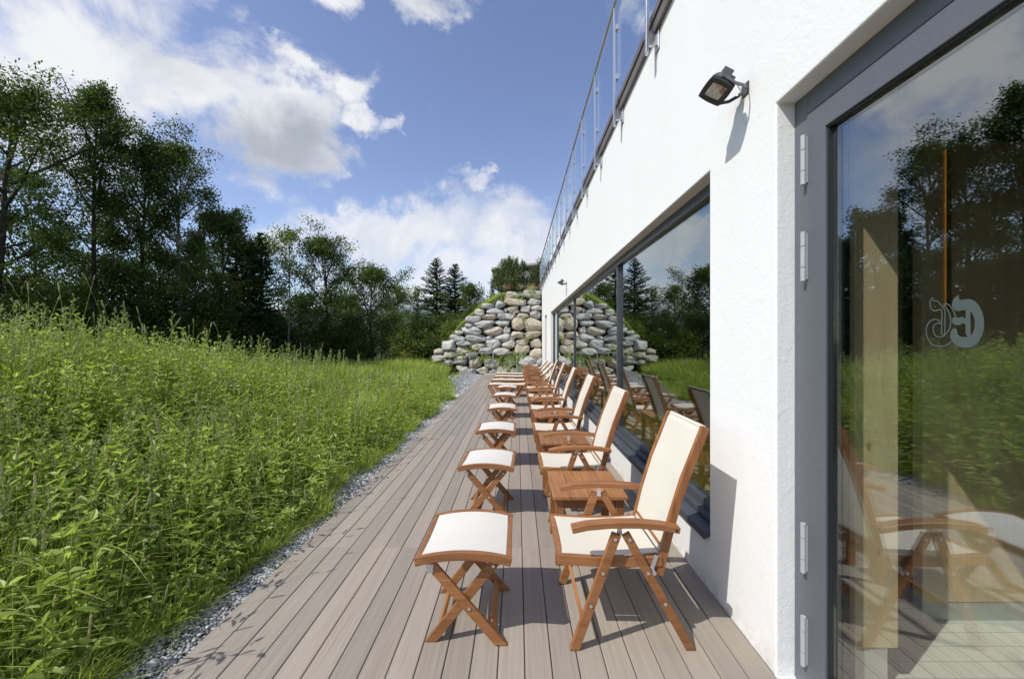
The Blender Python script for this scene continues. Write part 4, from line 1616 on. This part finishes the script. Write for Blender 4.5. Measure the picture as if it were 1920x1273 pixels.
def leafy(x, y, hh, nodes, L0, rndb, leanmax=.25):
    n = len(x)
    z = ground_z(x, y)
    az = rng.uniform(0, 6.28, n); ln = rng.uniform(0, leanmax, n)
    ts = np.linspace(0, 1, 5)
    top = np.stack([np.cos(az) * ln * hh, np.sin(az) * ln * hh, hh], -1)
    pts = np.stack([np.stack([x, y, z], -1) + top * np.array([t ** 1.5, t ** 1.5, t]) for t in ts], 1)
    w_.tubes(pts, .0022 + .0004 * y, .0012 + .0003 * y, np.full(n, .35), 3)
    for k in range(nodes):
        t = .16 + .84 * (k + rng.uniform(-.2, .2, n)) / (nodes - 1) * .98
        b = np.stack([x, y, z], -1) + top * np.stack([t ** 1.5, t ** 1.5, t], -1)
        for s in (0, 1):
            a = az + k * 1.57 + s * 3.1416 + rng.normal(0, .35, n)
            el = rng.normal(.25, .35, n) + .55 * (t > .9)
            d = np.stack([np.cos(a) * np.cos(el), np.sin(a) * np.cos(el), np.sin(el)], -1)
            up = np.stack([rng.normal(0, .3, n), rng.normal(0, .3, n), np.ones(n)], -1)
            L = L0 * rng.uniform(.65, 1.25, n) * np.clip(1.15 - .75 * np.abs(t - .45), .3, 1.1)
            w_.leaves(b, d, up, L, L * rng.uniform(.30, .52, n), np.clip(rndb + rng.normal(0, .16, n) + .2 * (t - .5), 0, 1), rng.uniform(.1, .45, n)[:, None])


kinds = [(0.0, .062, 10, .55, .95), (2.1, .080, 8, .42, .85), (4.4, .040, 14, .66, 1.08), (6.0, .095, 6, .38, .6)]
for (n, ylo, yhi, f_) in ((2900, .9, 3.4, 1.0), (6000, 3.2, 8, 1.0), (2800, 7.5, 17, 1.15)):
    x, y = sample_meadow(n * 2, ylo, yhi, edge=-.08)
    pk = np.stack([patch(x, y, 1.15, k[0]) + rng.normal(0, .16, len(x)) for k in kinds], -1)
    best = pk.argmax(-1); dens = pk.max(-1)
    keep = rng.random(len(x)) < (.15 + 1.0 * sstep(dens, .55, 1.1)) * (.4 + .6 * sstep(gravel_left(y) - x, .2, 1.4))
    for j, (ph, l0, nodes, rb, hf) in enumerate(kinds):
        m_ = keep & (best == j)
        xx, yy = x[m_], y[m_]
        if len(xx) < 2: continue
        H = meadow_h(xx, yy)
        leafy(xx, yy, H * hf * rng.uniform(.4, 1.08, len(xx)), nodes, l0 * f_ * (1 + .02 * yy), np.clip(rng.normal(rb, .13, len(xx)), 0, 1), .4)
# tall leafy stand forming the far rim
n = 1200
x, y = sample_meadow(n, 2.2, 9, umin=-1.7, umax=-.50)
leafy(x, y, meadow_h(x, y) * rng.uniform(.95, 1.32, n), 12, .078, np.clip(rng.normal(.58, .15, n), 0, 1), .15)
# clover and low leaves along the edge
n = 5200
y = .9 * (12 / .9) ** rng.random(n); x = gravel_left(y) - .03 - np.abs(rng.normal(0, .28, n))
hh = rng.uniform(.02, .22, n)
b = np.stack([x, y, ground_z(x, y) + hh], -1)
a = rng.uniform(0, 6.28, n)
for k in range(3):
    aa = a + k * 2.09
    w_.leaves(b, np.stack([np.cos(aa), np.sin(aa), rng.uniform(-.2, .3, n)], -1), np.stack([rng.normal(0, .25, n), rng.normal(0, .25, n), np.ones(n)], -1),
              rng.uniform(.018, .045, n) * (1 + .05 * y), rng.uniform(.014, .03, n) * (1 + .05 * y), np.clip(rng.normal(.5, .2, n), 0, 1), .1)
n = 95
y = 1.3 * (15 / 1.3) ** rng.random(n); x = gravel_left(y) - rng.uniform(.03, .40, n)
leafy(x, y, rng.uniform(.45, .95, n), 9, .075, np.clip(rng.normal(.5, .15, n), 0, 1), .5)
wo = w_.build('meadow_weeds', [M['weed']])
tag(wo, 'leafy green weeds growing through the meadow', 'weeds', kind='stuff')

# ---- seed heads and feathery panicles
s_ = Leafage()
n = 300
x, y = sample_meadow(n, 1.3, 13, umin=-1.6)
x = np.concatenate([x, rng.uniform(-7.5, -3.0, 70)]); y = np.concatenate([y, rng.uniform(2.6, 6.5, 70)])
n = len(x)
H = meadow_h(x, y) * rng.uniform(.95, 1.55, n)
k_ = slice(0, 60)
H *= rng.uniform(.9, 1.2, n)
y[k_] = 1.2 * (14 / 1.2) ** rng.random(60); x[k_] = gravel_left(y[k_]) - rng.uniform(0, .4, 60); H[k_] = rng.uniform(.6, 1.2, 60)
H[-70:] = meadow_h(x[-70:], y[-70:]) * rng.uniform(1.2, 1.9, 70)
z = ground_z(x, y)
az = rng.uniform(0, 6.28, n); ln = np.abs(rng.normal(0, .14, n))
top = np.stack([np.cos(az) * ln * H, np.sin(az) * ln * H, H], -1)
B = np.stack([x, y, z], -1)
pts = np.stack([B + top * np.array([t ** 2, t ** 2, t]) for t in np.linspace(0, 1, 5)], 1)
s_.tubes(pts, .0012 + .00018 * y, .0008 + .00015 * y, np.clip(rng.normal(.5, .1, n), 0, 1), 3, mi=1)
dd = norm(top * np.array([2.2, 2.2, 1]) + rng.normal(0, .05, (n, 3)))
s_.spindles(B + top, dd, rng.uniform(.05, .13, n), rng.uniform(.004, .0065, n) + .0004 * y, np.clip(rng.normal(.5, .25, n), 0, 1))
# fluffy grass heads
n = 900
x, y = sample_meadow(n, 1.4, 14)
H = meadow_h(x, y) * rng.uniform(.8, 1.25, n); z = ground_z(x, y); B = np.stack([x, y, z], -1)
az = rng.uniform(0, 6.28, n); ln = np.abs(rng.normal(0, .2, n)); top = np.stack([np.cos(az) * ln * H, np.sin(az) * ln * H, H], -1)
pts = np.stack([B + top * np.array([t ** 2, t ** 2, t]) for t in np.linspace(0, 1, 4)], 1)
s_.tubes(pts, .0011 + .0002 * y, .0007 + .00015 * y, np.full(n, .5), 3, mi=1)
for k in range(16):
    t = rng.uniform(.82, 1.04, n)
    b = B + top * np.stack([t ** 2, t ** 2, t], -1)
    s_.diamonds(b, np.stack([rng.normal(0, .6, n), rng.normal(0, .6, n), rng.uniform(.2, 1, n)], -1), rng.normal(0, 1, (n, 3)), rng.uniform(.012, .03, n) * (1 + .05 * y), rng.uniform(.004, .008, n) * (1 + .08 * y), np.clip(rng.normal(.55, .22, n), 0, 1))
so = s_.build('seed_heads', [M['seed'], M['grass']])
tag(so, 'brown grass seed heads standing above the meadow', 'seed heads', kind='stuff')

p_ = Leafage()
n = 620
x, y = sample_meadow(n, 2.0, 13, umin=-1.6, umax=-.25)
H = meadow_h(x, y) * rng.uniform(.95, 1.55, n); z = ground_z(x, y); B = np.stack([x, y, z], -1)
az = rng.uniform(0, 6.28, n); ln = np.abs(rng.normal(0, .07, n)); top = np.stack([np.cos(az) * ln * H, np.sin(az) * ln * H, H], -1)
pts = np.stack([B + top * np.array([t, t, t]) for t in np.linspace(0, 1, 3)], 1)
p_.tubes(pts, .003 + .0004 * y, .0012 + .0003 * y, np.full(n, .3), 4)
for k in range(13):
    t = .60 + .40 * (k / 12)
    b = B + top * t
    a = k * 2.4 + az
    wid = .13 * (1.05 - t) / .45 + .012
    d = np.stack([np.cos(a), np.sin(a), np.full(n, 1.3)], -1)
    tipb = b + norm(d) * (wid * H)[:, None]
    for m_ in range(9):
        q = rng.random(n)[:, None]
        bb = b + (tipb - b) * q
        p_.diamonds(bb, rng.normal(0, 1, (n, 3)) + np.array([0, 0, .8]), rng.normal(0, 1, (n, 3)), rng.uniform(.012, .028, n) * (1 + .05 * y), rng.uniform(.006, .012, n) * (1 + .08 * y), np.clip(rng.normal(.5, .22, n), 0, 1))
po = p_.build('feathery_weeds', [M['panicle']])
tag(po, 'pale green feathery weed spires along the top of the meadow', 'weeds', kind='stuff')

# ---- grass on the bank behind the boulders
b_ = Leafage()
n = 26000
x = rng.uniform(-7.5, -.3, n); y = 20.36 + 7 * rng.random(n) ** 2
h = rng.uniform(.18, .55, n) * (.6 + .7 * patch(x, y, 2, 3)) * (.55 + .45 * sstep(y, 20.4, 21.2)) * (.65 + .35 * sstep(x, -3, -1))
b_.blades(np.stack([x, y, ground_z(x, y) - .02], -1), h, rng.uniform(.012, .024, n), rng.normal(.3, 1.4, n), np.clip(rng.gamma(2.2, .2, n), .05, 1.2), np.clip(rng.normal(.52, .2, n), 0, 1))
n = 7500
x = rng.uniform(-8, -3.3, n); y = rng.uniform(17, 20.3, n)
k = (x < -3.9) | (y < 19.6 - .25 * (x + 3.9))
x, y = x[k], y[k]; n = len(x)
b_.blades(np.stack([x, y, ground_z(x, y) - .02], -1), rng.uniform(.3, .8, n), rng.uniform(.012, .024, n), rng.normal(.3, 1.4, n), np.clip(rng.gamma(2.2, .2, n), .05, 1.2), np.clip(rng.normal(.5, .2, n), 0, 1))
bo = b_.build('bank_grass', [M['grass']])
tag(bo, 'long grass on the bank above the boulder wall', 'grass', kind='stuff')

# ---- green creepers between the boulders
c_ = Leafage()
for (zx, zy, r, m_) in ((430, 972, 45, 150), (520, 1035, 40, 120), (575, 1030, 30, 90), (690, 1050, 60, 260), (800, 1015, 55, 240), (870, 1012, 40, 110), (760, 1090, 70, 260), (230, 1010, 40, 90), (870, 470, 35, 90),
                        (950, 400, 45, 160), (1000, 460, 40, 90), (930, 855, 30, 40), (700, 500, 40, 80), (320, 1010, 40, 60), (540, 1140, 60, 60), (860, 1110, 40, 80), (900, 680, 25, 20)):
    n = int(m_ * .5)
    X = (800 + (zx + rng.normal(0, r * .6, n)) / 4.897 - 970) / 747 * 20; Z = 1.6 + (641 - (460 + (zy + rng.normal(0, r * .45, n)) / 4.897)) / 747 * 20
    Y = 20.0 + .07 * Z - .34 + rng.uniform(-.10, .22, n)
    L = rng.uniform(.05, .12, n)
    c_.leaves(np.stack([X, Y, Z], -1), np.stack([rng.normal(0, .7, n), -np.abs(rng.normal(.5, .5, n)), rng.normal(0, .6, n)], -1), np.stack([rng.normal(0, .3, n), -.5 * np.ones(n), np.ones(n)], -1), L, L * .5, np.clip(rng.normal(.62, .2, n), 0, 1), .3)
tag(c_.build('creeper', [M['weed']]), 'green creeping weeds in the joints of the boulder wall', 'weeds', kind='stuff')


# ---- dock plants, flowers
def dock(loc, n, L, label, seed):
    rr = np.random.default_rng(seed)
    t = empty('dock_plant', loc)
    tag(t, label, 'plant')
    for k in range(n):
        a = rr.uniform(-1.7, 1.7) if k else -.4
        el = rr.uniform(.35, 1.15)
        ll = L * rr.uniform(.7, 1.15); wd = ll * rr.uniform(.30, .40)
        def f(u, v, a=a, el=el, ll=ll, wd=wd):
            r = .25 * ll + ll * u
            e2 = el - .9 * u * u
            prof = math.sin(math.pi * min(1, u * .93 + .05)) ** .7 * wd * .5
            vv_ = (v * 2 - 1)
            x = r * math.cos(e2); z = r * math.sin(e2) + .22 * wd * abs(vv_) * math.sin(math.pi * u) + .01 * math.sin(u * 22) * vv_
            yl = vv_ * prof
            return (x * math.cos(a) - yl * math.sin(a), x * math.sin(a) + yl * math.cos(a), max(z, .01))
        mb = MB().grid(f, 10, 4)
        mb.tube([(0, 0, 0), (.25 * ll * math.cos(el) * math.cos(a), .25 * ll * math.cos(el) * math.sin(a), .25 * ll * math.sin(el) + .004)], .004, 6)
        o = mb.build('leaf', M['weed'], t)
        at = o.data.attributes.new('rnd', 'FLOAT', 'POINT')
        at.data.foreach_set('value', np.full(len(o.data.vertices), rr.uniform(.25, .6), np.float32))


dock((-2.12, 1.86, -.02), 6, .26, 'broad leaved dock plant at the near edge of the gravel, bottom left', 3)
dock((-2.22, 2.35, .0), 5, .20, 'smaller broad leaved dock plant behind the nearest one beside the gravel', 8)


def yellow(loc, hgt, label, seed, nf):
    rr = np.random.default_rng(seed)
    t = empty('yellow_wildflower', loc)
    tag(t, label, 'wildflower')
    L1, L2 = Leafage(), Leafage()
    for k in range(nf):
        tip = np.array([rr.normal(0, .14), rr.normal(0, .14), hgt * rr.uniform(.8, 1.05)])
        L1.tubes(np.stack([np.zeros(3), tip * np.array([.3, .3, .55]), tip])[None], np.array([.006]), np.array([.004]), np.array([.4]), 4)
        m_ = 12
        a = np.linspace(0, 6.28, m_)
        L2.diamonds(np.tile(tip, (m_, 1)), np.stack([np.cos(a), np.sin(a), np.full(m_, .5)], -1), np.tile([[0, 0, 1.]], (m_, 1)), np.full(m_, .055), np.full(m_, .03), rr.random(m_))
    L1.build('stem', [M['weed']], t); L2.build('blossom', [M['yellow_flower']], t)


yellow((-4.1, 14.2, float(ground_z(-4.1, 14.2))), 1.15, 'yellow wildflower at the far rim of the meadow before the dark trees', 1, 7)
yellow((-2.6, 8.6, float(ground_z(-2.6, 8.6))), .55, 'small yellow wildflower in the short grass near the deck edge', 2, 5)


# ---- trees
def grow(seed, H, Rc, n_limb, cb, el0, el1, shape_p, twigs, wob=.05, bend=(0, 0)):
    """trunk, limbs and twigs: returns polylines and leaf anchors"""
    rr = np.random.default_rng(seed)
    K = 9
    ts = np.linspace(0, 1, K)
    tr = np.zeros((K, 3)); tr[:, 2] = H * .96 * ts
    tr[:, 0] = np.cumsum(rr.normal(0, wob * H / K, K)) * ts + bend[0] * ts ** 1.5
    tr[:, 1] = np.cumsum(rr.normal(0, wob * H / K, K)) * ts + bend[1] * ts ** 1.5
    limbs, tw, anchors, adir = [], [], [], []
    for i in range(n_limb):
        s = (i + rr.random()) / n_limb
        t = cb + (1 - cb) * s ** .9
        p = np.array([np.interp(t, ts, tr[:, c]) for c in range(3)])
        prof = ((1 - s) ** shape_p[0]) * ((s + .10) ** shape_p[1]) * shape_p[2]
        rad = Rc * prof * float(np.clip(rr.lognormal(-.12, .34), .35, 1.6)) + .15
        az = i * 2.399 + rr.normal(0, .4)
        el = el0 + (el1 - el0) * s + rr.normal(0, .15)
        L = rad / max(.35, math.cos(el))
        L = min(L, max(.30, (H - p[2]) / max(.25, math.sin(el)) * rr.uniform(.70, 1.10)))
        k = np.linspace(0, 1, 5)[:, None]
        d = np.array([math.cos(az) * math.cos(el), math.sin(az) * math.cos(el), math.sin(el)])
        side = rr.normal(0, .12, 3)
        pl = p + d * L * k + side * L * k ** 2 + np.array([0, 0, .10 * L]) * k ** 2
        limbs.append((pl, L))
        for j in range(twigs):
            q = rr.uniform(.25, 1.0)
            b = np.array([np.interp(q, k[:, 0], pl[:, c]) for c in range(3)])
            td = norm(d + rr.normal(0, .75, 3) + np.array([0, 0, .15])); tl = L * rr.uniform(.18, .42) * (1.15 - .5 * q) + .12
            kk = np.linspace(0, 1, 3)[:, None]
            tp = b + td * tl * kk + np.array([0, 0, -.08 * tl]) * kk ** 2
            tw.append(tp)
            for f in (.35, .6, .85, 1.0):
                anchors.append(b + td * tl * f); adir.append(td)
        anchors += [pl[3], pl[4]]; adir += [d, d]
    return tr, limbs, np.array(tw), np.array(anchors), np.array(adir)


def deciduous(name, label, loc, H, Rc, nleaf, lsize, mat, seed, n_limb=26, cb=.25, el=(.25, 1.1), shape_p=(.55, .35, 1.25), twigs=6, trunk_r=.11, spread=.16, bark='bark', group=None, bend=(0, 0), stems=1, wide=.42, droop=-.35):
    rr = np.random.default_rng(seed + 100)
    t = empty(name, loc, rr.uniform(0, 6.28) if bend == (0, 0) else 0)
    tag(t, label, 'shrub' if 'shrub' in name else 'tree', group)
    Lt, Lc = Leafage(), Leafage()
    for sidx in range(stems):
        off = np.zeros(3) if stems == 1 else np.array([rr.normal(0, Rc * .35), rr.normal(0, Rc * .35), 0])
        hh = H if sidx == 0 else H * rr.uniform(.65, .95)
        tr, limbs, tw, an, ad = grow(seed * 7 + sidx, hh, Rc if stems == 1 else Rc * .7, n_limb, cb, el[0], el[1], shape_p, twigs, bend=bend)
        tr = tr + off; an = an + off; tw = tw + off
        Lt.tubes(tr[None], np.array([trunk_r]), np.array([trunk_r * .12]), np.array([.5]), 7)
        P = np.stack([l[0] for l in limbs]) + off
        r0 = np.array([trunk_r * .42 * (l[1] / max(x[1] for x in limbs)) ** .8 for l in limbs])
        Lt.tubes(P, r0, r0 * .25, np.full(len(P), .5), 5)
        Lt.tubes(tw, np.full(len(tw), .010), np.full(len(tw), .004), np.full(len(tw), .5), 3)
        n = nleaf // stems
        clump = rr.random(len(an)) ** 1.2 + .30
        pick = rr.choice(len(an), n, p=clump / clump.sum())
        pos = an[pick] + rr.normal(0, spread, (n, 3)) * np.array([1, 1, .7])
        d = ad[pick] * .5 + rr.normal(0, .6, (n, 3)) + np.array([0, 0, droop])
        up = rr.normal(0, .55, (n, 3)) + np.array([0, 0, 1.0])
        L = lsize * rr.uniform(.6, 1.35, n)
        tone = rr.normal(.45, .18, len(an))
        Lc.diamonds(pos, d, up, L, L * wide * rr.uniform(.75, 1.25, n), np.clip(tone[pick] + rr.normal(0, .14, n), 0, 1))
    Lt.build('trunk', [M[bark]], t, smooth=True)
    Lc.build('crown', [M[mat]], t)
    return t


def conifer(label, loc, H, Rc, seed, mat='spruce', dens=1.0, group=None, cb=.06):
    rr = np.random.default_rng(seed)
    t = empty('spruce_tree', loc, rr.uniform(0, 6.28))
    tag(t, label, 'tree', group)
    Lt, Lc = Leafage(), Leafage()
    k = np.linspace(0, 1, 5)
    Lt.tubes(np.stack([np.zeros(5), np.zeros(5), H * k], -1)[None], np.array([.018 * H + .03]), np.array([.01]), np.array([.5]), 6)
    z = cb * H
    bp = []
    while z < H * .985:
        s = z / H
        for j in range(rr.integers(5, 8)):
            az = rr.uniform(0, 6.28)
            Lb = Rc * (1 - s) ** .82 * rr.uniform(.70, 1.12) + .06
            el = -.30 + .75 * s + rr.normal(0, .08)
            d = np.array([math.cos(az) * math.cos(el), math.sin(az) * math.cos(el), math.sin(el)])
            q = np.linspace(0, 1, 4)[:, None]
            pl = np.array([0, 0, z + rr.normal(0, .05)]) + d * Lb * q + np.array([0, 0, .16 * Lb]) * q ** 2.2 - np.array([0, 0, .10 * Lb]) * q
            bp.append(pl)
            m_ = int((Lb / .055 + 5) * dens)
            f = rr.uniform(.06, 1.0, m_)
            b = np.stack([np.interp(f, q[:, 0], pl[:, c]) for c in range(3)], -1)
            sd = np.where(rr.random(m_) < .5, 1.0, -1.0)
            sv = np.array([-math.sin(az), math.cos(az), 0])
            dd = d * .75 + sv * sd[:, None] * rr.uniform(.3, 1.1, m_)[:, None] + np.array([0, 0, -.28]) + rr.normal(0, .16, (m_, 3))
            L = (.10 + .28 * Lb / max(.4, Rc) * (1.1 - f)) * rr.uniform(.7, 1.3, m_)
            Lc.diamonds(b, dd, rr.normal(0, .35, (m_, 3)) + np.array([0, 0, 1.]), L, L * .30 + .035, np.clip(rr.normal(.4, .2, m_) + .25 * (f - .5), 0, 1))
        z += .20 * (1 - .45 * s) * (H / 8) ** .5
    Lt.tubes(np.stack(bp), np.full(len(bp), .016), np.full(len(bp), .004), np.full(len(bp), .5), 3)
    Lt.build('trunk', [M['bark']], t, smooth=True)
    Lc.build('crown', [M[mat]], t)
    return t


def at(px, d, dz=0.0):
    x = (px - 970) / 747 * d
    return (x, d, float(ground_z(x, d)) - .05 + dz)


def hgt(py, d, loc):
    return 1.6 + (641 - py) / 747 * d - loc[2]


TR = [  # name, label, px, top, d, radius, leaves, leaf size, material, kwargs
    ('ash_tree', 'large spreading dark ash tree with a leaning trunk at the left edge', -15, 170, 11.0, 2.25, 30000, .095, 'leaf_ash', dict(n_limb=28, cb=.30, el=(.15, 1.0), trunk_r=.14, spread=.20, bend=(.4, .2), shape_p=(.5, .3, 1.15), twigs=7)),
    ('ash_tree', 'tallest slender ash tree with a feathery pointed top, second from the left', 172, 160, 13.0, 1.45, 30000, .095, 'leaf_ash', dict(n_limb=48, cb=.10, el=(.35, 1.25), trunk_r=.10, shape_p=(1.0, .10, 1.30))),
    ('ash_tree', 'ash tree with dense foliage filling the gap right of the tallest tree', 262, 280, 14.2, 1.7, 28000, .10, 'leaf_dark', dict(n_limb=28, cb=.18, el=(.3, 1.2), shape_p=(.5, .25, 1.1))),
    ('ash_tree', 'ash tree with a rounded loose top above thin bare stems', 338, 280, 15.2, 1.75, 25000, .105, 'leaf_ash', dict(n_limb=30, cb=.30, el=(.3, 1.15), shape_p=(.45, .35, 1.15), bark='bark_pale')),
    ('maple_tree', 'broad green tree left of the small spruce top', 408, 412, 17.0, 1.9, 22000, .11, 'leaf_ash', dict(n_limb=28, cb=.15)),
    ('maple_tree', 'green tree in front of the pointed spruce top, between darker crowns', 462, 462, 19.0, 1.6, 15000, .12, 'leaf_dark', dict(n_limb=26, cb=.15)),
    ('birch_tree', 'thin pale green young tree with sky showing through its crown', 540, 436, 18.5, 1.15, 3800, .13, 'leaf_light', dict(n_limb=20, cb=.35, el=(.5, 1.2), trunk_r=.06, bark='bark_pale', spread=.14)),
    ('maple_tree', 'rounded dark green tree in the middle of the tree line', 612, 458, 20.0, 2.2, 24000, .115, 'leaf_ash', dict(n_limb=40, cb=.04, el=(.1, 1.15), shape_p=(.72, .25, 1.35), twigs=7)),
    ('maple_tree', 'lower rounded tree right of the middle one in the tree line', 695, 508, 23.5, 2.2, 19000, .125, 'leaf_ash', dict(n_limb=34, cb=.04, shape_p=(.75, .25, 1.4))),
    ('willow_tree', 'small loose tree before the pale mountain gap', 745, 540, 29.0, 1.5, 4200, .15, 'leaf_light', dict(n_limb=20, cb=.25, spread=.2)),
    ('willow_tree', 'slight thin tree just left of the two spruces', 782, 548, 31.0, 1.0, 2200, .15, 'leaf_light', dict(n_limb=16, cb=.35, spread=.16)),
    ('maple_tree', 'dark tree behind the leaning ash at the far left', 70, 330, 19.0, 2.8, 9000, .17, 'leaf_dark', dict(n_limb=26, cb=.1)),
    ('maple_tree', 'dark tree behind the tallest ash', 205, 392, 20.0, 2.4, 8500, .17, 'leaf_dark', dict(n_limb=26, cb=.1)),
    ('maple_tree', 'dark tree behind the loose topped ash and the broad green tree', 365, 452, 22.0, 2.2, 8500, .17, 'leaf_dark', dict(n_limb=26, cb=.08)),
    ('maple_tree', 'dark low tree seen between the thin pale tree and the rounded one', 566, 560, 25.0, 1.9, 6500, .17, 'leaf_dark', dict(n_limb=24, cb=.06)),
    ('maple_tree', 'dark low tree behind the gap right of the rounded tree', 655, 562, 27.0, 2.0, 6500, .17, 'leaf_dark', dict(n_limb=24, cb=.06)),
    ('maple_tree', 'green bushy tree at the foot of the right hand spruce', 880, 540, 29.0, 1.5, 7000, .14, 'leaf_ash', dict(n_limb=24, cb=.08)),
]
for i, (nm, lb, px, top, d, rad, nl, ls, mt, kw) in enumerate(TR):
    lc = at(px, d)
    deciduous(nm, lb, lc, hgt(top, d, lc), rad, nl, ls, mt, 31 + i * 3, **kw)

for i, (lb, px, top, d, rad) in enumerate([
        ('small pointed spruce top rising out of the broad green trees', 443, 386, 18.4, 1.7),
        ('narrow dark spruce right of the broad green trees', 490, 434, 18.0, 1.5),
        ('tall spruce left of its slightly lower twin, beside the stone wall', 819, 485, 30.0, 3.5),
        ('spruce slightly lower, right of the tall one beside the stone wall', 853, 494, 31.0, 3.2),
        ('tiny distant spruce tip above the grassy bank', 923, 524, 44.0, .75)]):
    lc = at(px, d)
    conifer(lb, lc, hgt(top, d, lc), rad, 300 + i, dens=1.9 if i in (2, 3) else 1.4)

SH = [(20, 520, 12.5, 1.9), (95, 545, 13.5, 1.7), (165, 520, 14.5, 1.8), (235, 560, 15, 1.6), (300, 545, 15.5, 1.6), (360, 560, 16, 1.6), (420, 560, 17, 1.6), (475, 575, 18, 1.5), (525, 600, 19, 1.5), (-70, 470, 12, 2.2), (130, 470, 18.5, 2.2), (270, 480, 19, 2.0), (390, 520, 20, 2.0), (470, 540, 21, 1.8)]
for i, (px, top, d, rad) in enumerate(SH):
    lc = at(px, d)
    deciduous('undergrowth_shrub', 'leafy shrub in the shade at the foot of the tall left trees', lc, hgt(top, d, lc), rad, 7500, .12, 'leaf_ash' if i % 2 else 'leaf_dark', 500 + i, n_limb=22, cb=.03, el=(.1, 1.0), trunk_r=.05, stems=2, group='dark undergrowth shrubs under the left trees', spread=.22)
SH2 = [(575, 600, 19.5, 1.4), (640, 612, 21, 1.4), (690, 600, 21.5, 1.5), (735, 592, 23, 1.5), (780, 596, 23.5, 1.5), (820, 598, 24.5, 1.4), (760, 628, 20.5, 1.0), (850, 585, 26, 1.4), (800, 632, 20.5, .8), (840, 612, 22.3, .9), (880, 585, 24.5, 1.0)]
for i, (px, top, d, rad) in enumerate(SH2):
    lc = at(px, d)
    deciduous('hedge_shrub', 'rounded green shrub in the sunlit thicket left of the boulder wall', lc, hgt(top, d, lc), rad, 6500, .11, 'leaf_ash' if i % 3 else 'leaf_light', 600 + i, n_limb=22, cb=.02, el=(.1, 1.05), trunk_r=.04, stems=2, group='shrubs of the thicket left of the boulder wall', spread=.16)


# ---- mountain pines on top of the boulder wall
def mugo(loc, lobes, label, seed, n=15000):
    rr = np.random.default_rng(seed)
    t = empty('mountain_pine', loc)
    tag(t, label, 'shrub', 'mountain pines above the boulder wall')
    Lt, Lc = Leafage(), Leafage()
    lob = np.array(lobes)
    vol = lob[:, 3] ** 2; pick = rr.choice(len(lob), 700, p=vol / vol.sum())
    dr_ = norm(rr.normal(0, 1, (700, 3)) + np.array([0, -.15, .25]))
    c = lob[pick, :3] + dr_ * (lob[pick, 3] * rr.uniform(.72, 1.0, 700))[:, None]
    sd = norm(dr_ * .55 + np.array([0, 0, .9]) + rr.normal(0, .2, (700, 3)))
    sl = rr.uniform(.16, .42, 700)
    k = np.linspace(0, 1, 3)[None, :, None]
    Lt.tubes(c[:, None] + sd[:, None] * sl[:, None, None] * k, np.full(700, .014), np.full(700, .006), np.full(700, .5), 3)
    st = np.stack([np.zeros((len(lob), 3)) + np.array([0, 0, .1]), lob[:, :3] * .5, lob[:, :3]], 1)
    Lt.tubes(st, np.full(len(lob), .05), np.full(len(lob), .02), np.full(len(lob), .5), 5)
    j = rr.integers(0, 700, n)
    f = rr.random(n)
    b = c[j] + sd[j] * (sl[j] * f)[:, None]
    dd = sd[j] * .9 + rr.normal(0, .65, (n, 3))
    tone = rr.normal(.42, .2, 700)
    Lc.diamonds(b, dd, rr.normal(0, 1, (n, 3)), rr.uniform(.07, .14, n), rr.uniform(.014, .028, n), np.clip(tone[j] + .3 * (f - .5) + rr.normal(0, .08, n), 0, 1))
    Lt.build('branches', [M['bark']], t, smooth=True)
    Lc.build('needles', [M['mugo']], t)


zb = 4.2
mugo((-.15, 21.5, zb), [(-.78, 0, .45, .42), (-.40, .1, 1.05, .40), (.05, 0, .75, .46), (.1, -.2, .25, .42), (-.45, -.2, .2, .40), (.32, .1, 1.32, .26), (.55, 0, .35, .34), (-.84, .1, .92, .24), (-.12, .1, 1.5, .24), (-.5, .1, 1.42, .26)], 'wide bushy mountain pine on top of the boulder wall', 4, 17000)
mugo((1.05, 21.2, zb), [(0, 0, .4, .36), (-.05, 0, .85, .30), (.4, .1, .7, .42), (.8, .1, .5, .45), (.3, 0, 1.35, .22)], 'mountain pine beside the railing end of the white building', 5, 11000)
f_ = Leafage()
for cx, m_ in ((-.55, 40), (.62, 75), (1.0, 80), (.2, 30)):
    n = m_
    P = np.stack([cx + rng.normal(0, .14, n), 20.25 + rng.normal(0, .1, n), 4.28 + np.abs(rng.normal(0, .12, n))], -1)
    f_.diamonds(P, rng.normal(0, 1, (n, 3)) + np.array([0, -.4, .5]), rng.normal(0, 1, (n, 3)), rng.uniform(.05, .10, n), rng.uniform(.03, .06, n), rng.random(n))
tag(f_.build('red_flowers', [M['red_flower']]), 'reddish flowering ground cover along the top of the boulder wall', 'flowers', kind='stuff')

# ---- house beyond the pines
hs_ = empty('hillside_house', (2.2, 35, 4.36))
tag(hs_, 'white house with a shallow brown roof behind the mountain pines', 'house')
MB().box(-3.2, 6, -2, 6, -1, 3.1).build('wall', M['white_wall'], hs_)
rf = MB()
for s in (-1, 1):
    x0, xe, ze, za, th = 2.0, 2.0 + s * 6.3, 3.05, 3.75, .16
    rf._hull([(xe, -2.9, ze), (x0, -2.9, za), (x0, 6.8, za), (xe, 6.8, ze), (xe, -2.9, ze + th), (x0, -2.9, za + th), (x0, 6.8, za + th), (xe, 6.8, ze + th)],
             [(0, 1, 2, 3), (7, 6, 5, 4), (0, 4, 5, 1), (1, 5, 6, 2), (2, 6, 7, 3), (3, 7, 4, 0)])
rf.build('roof', M['roof'], hs_)
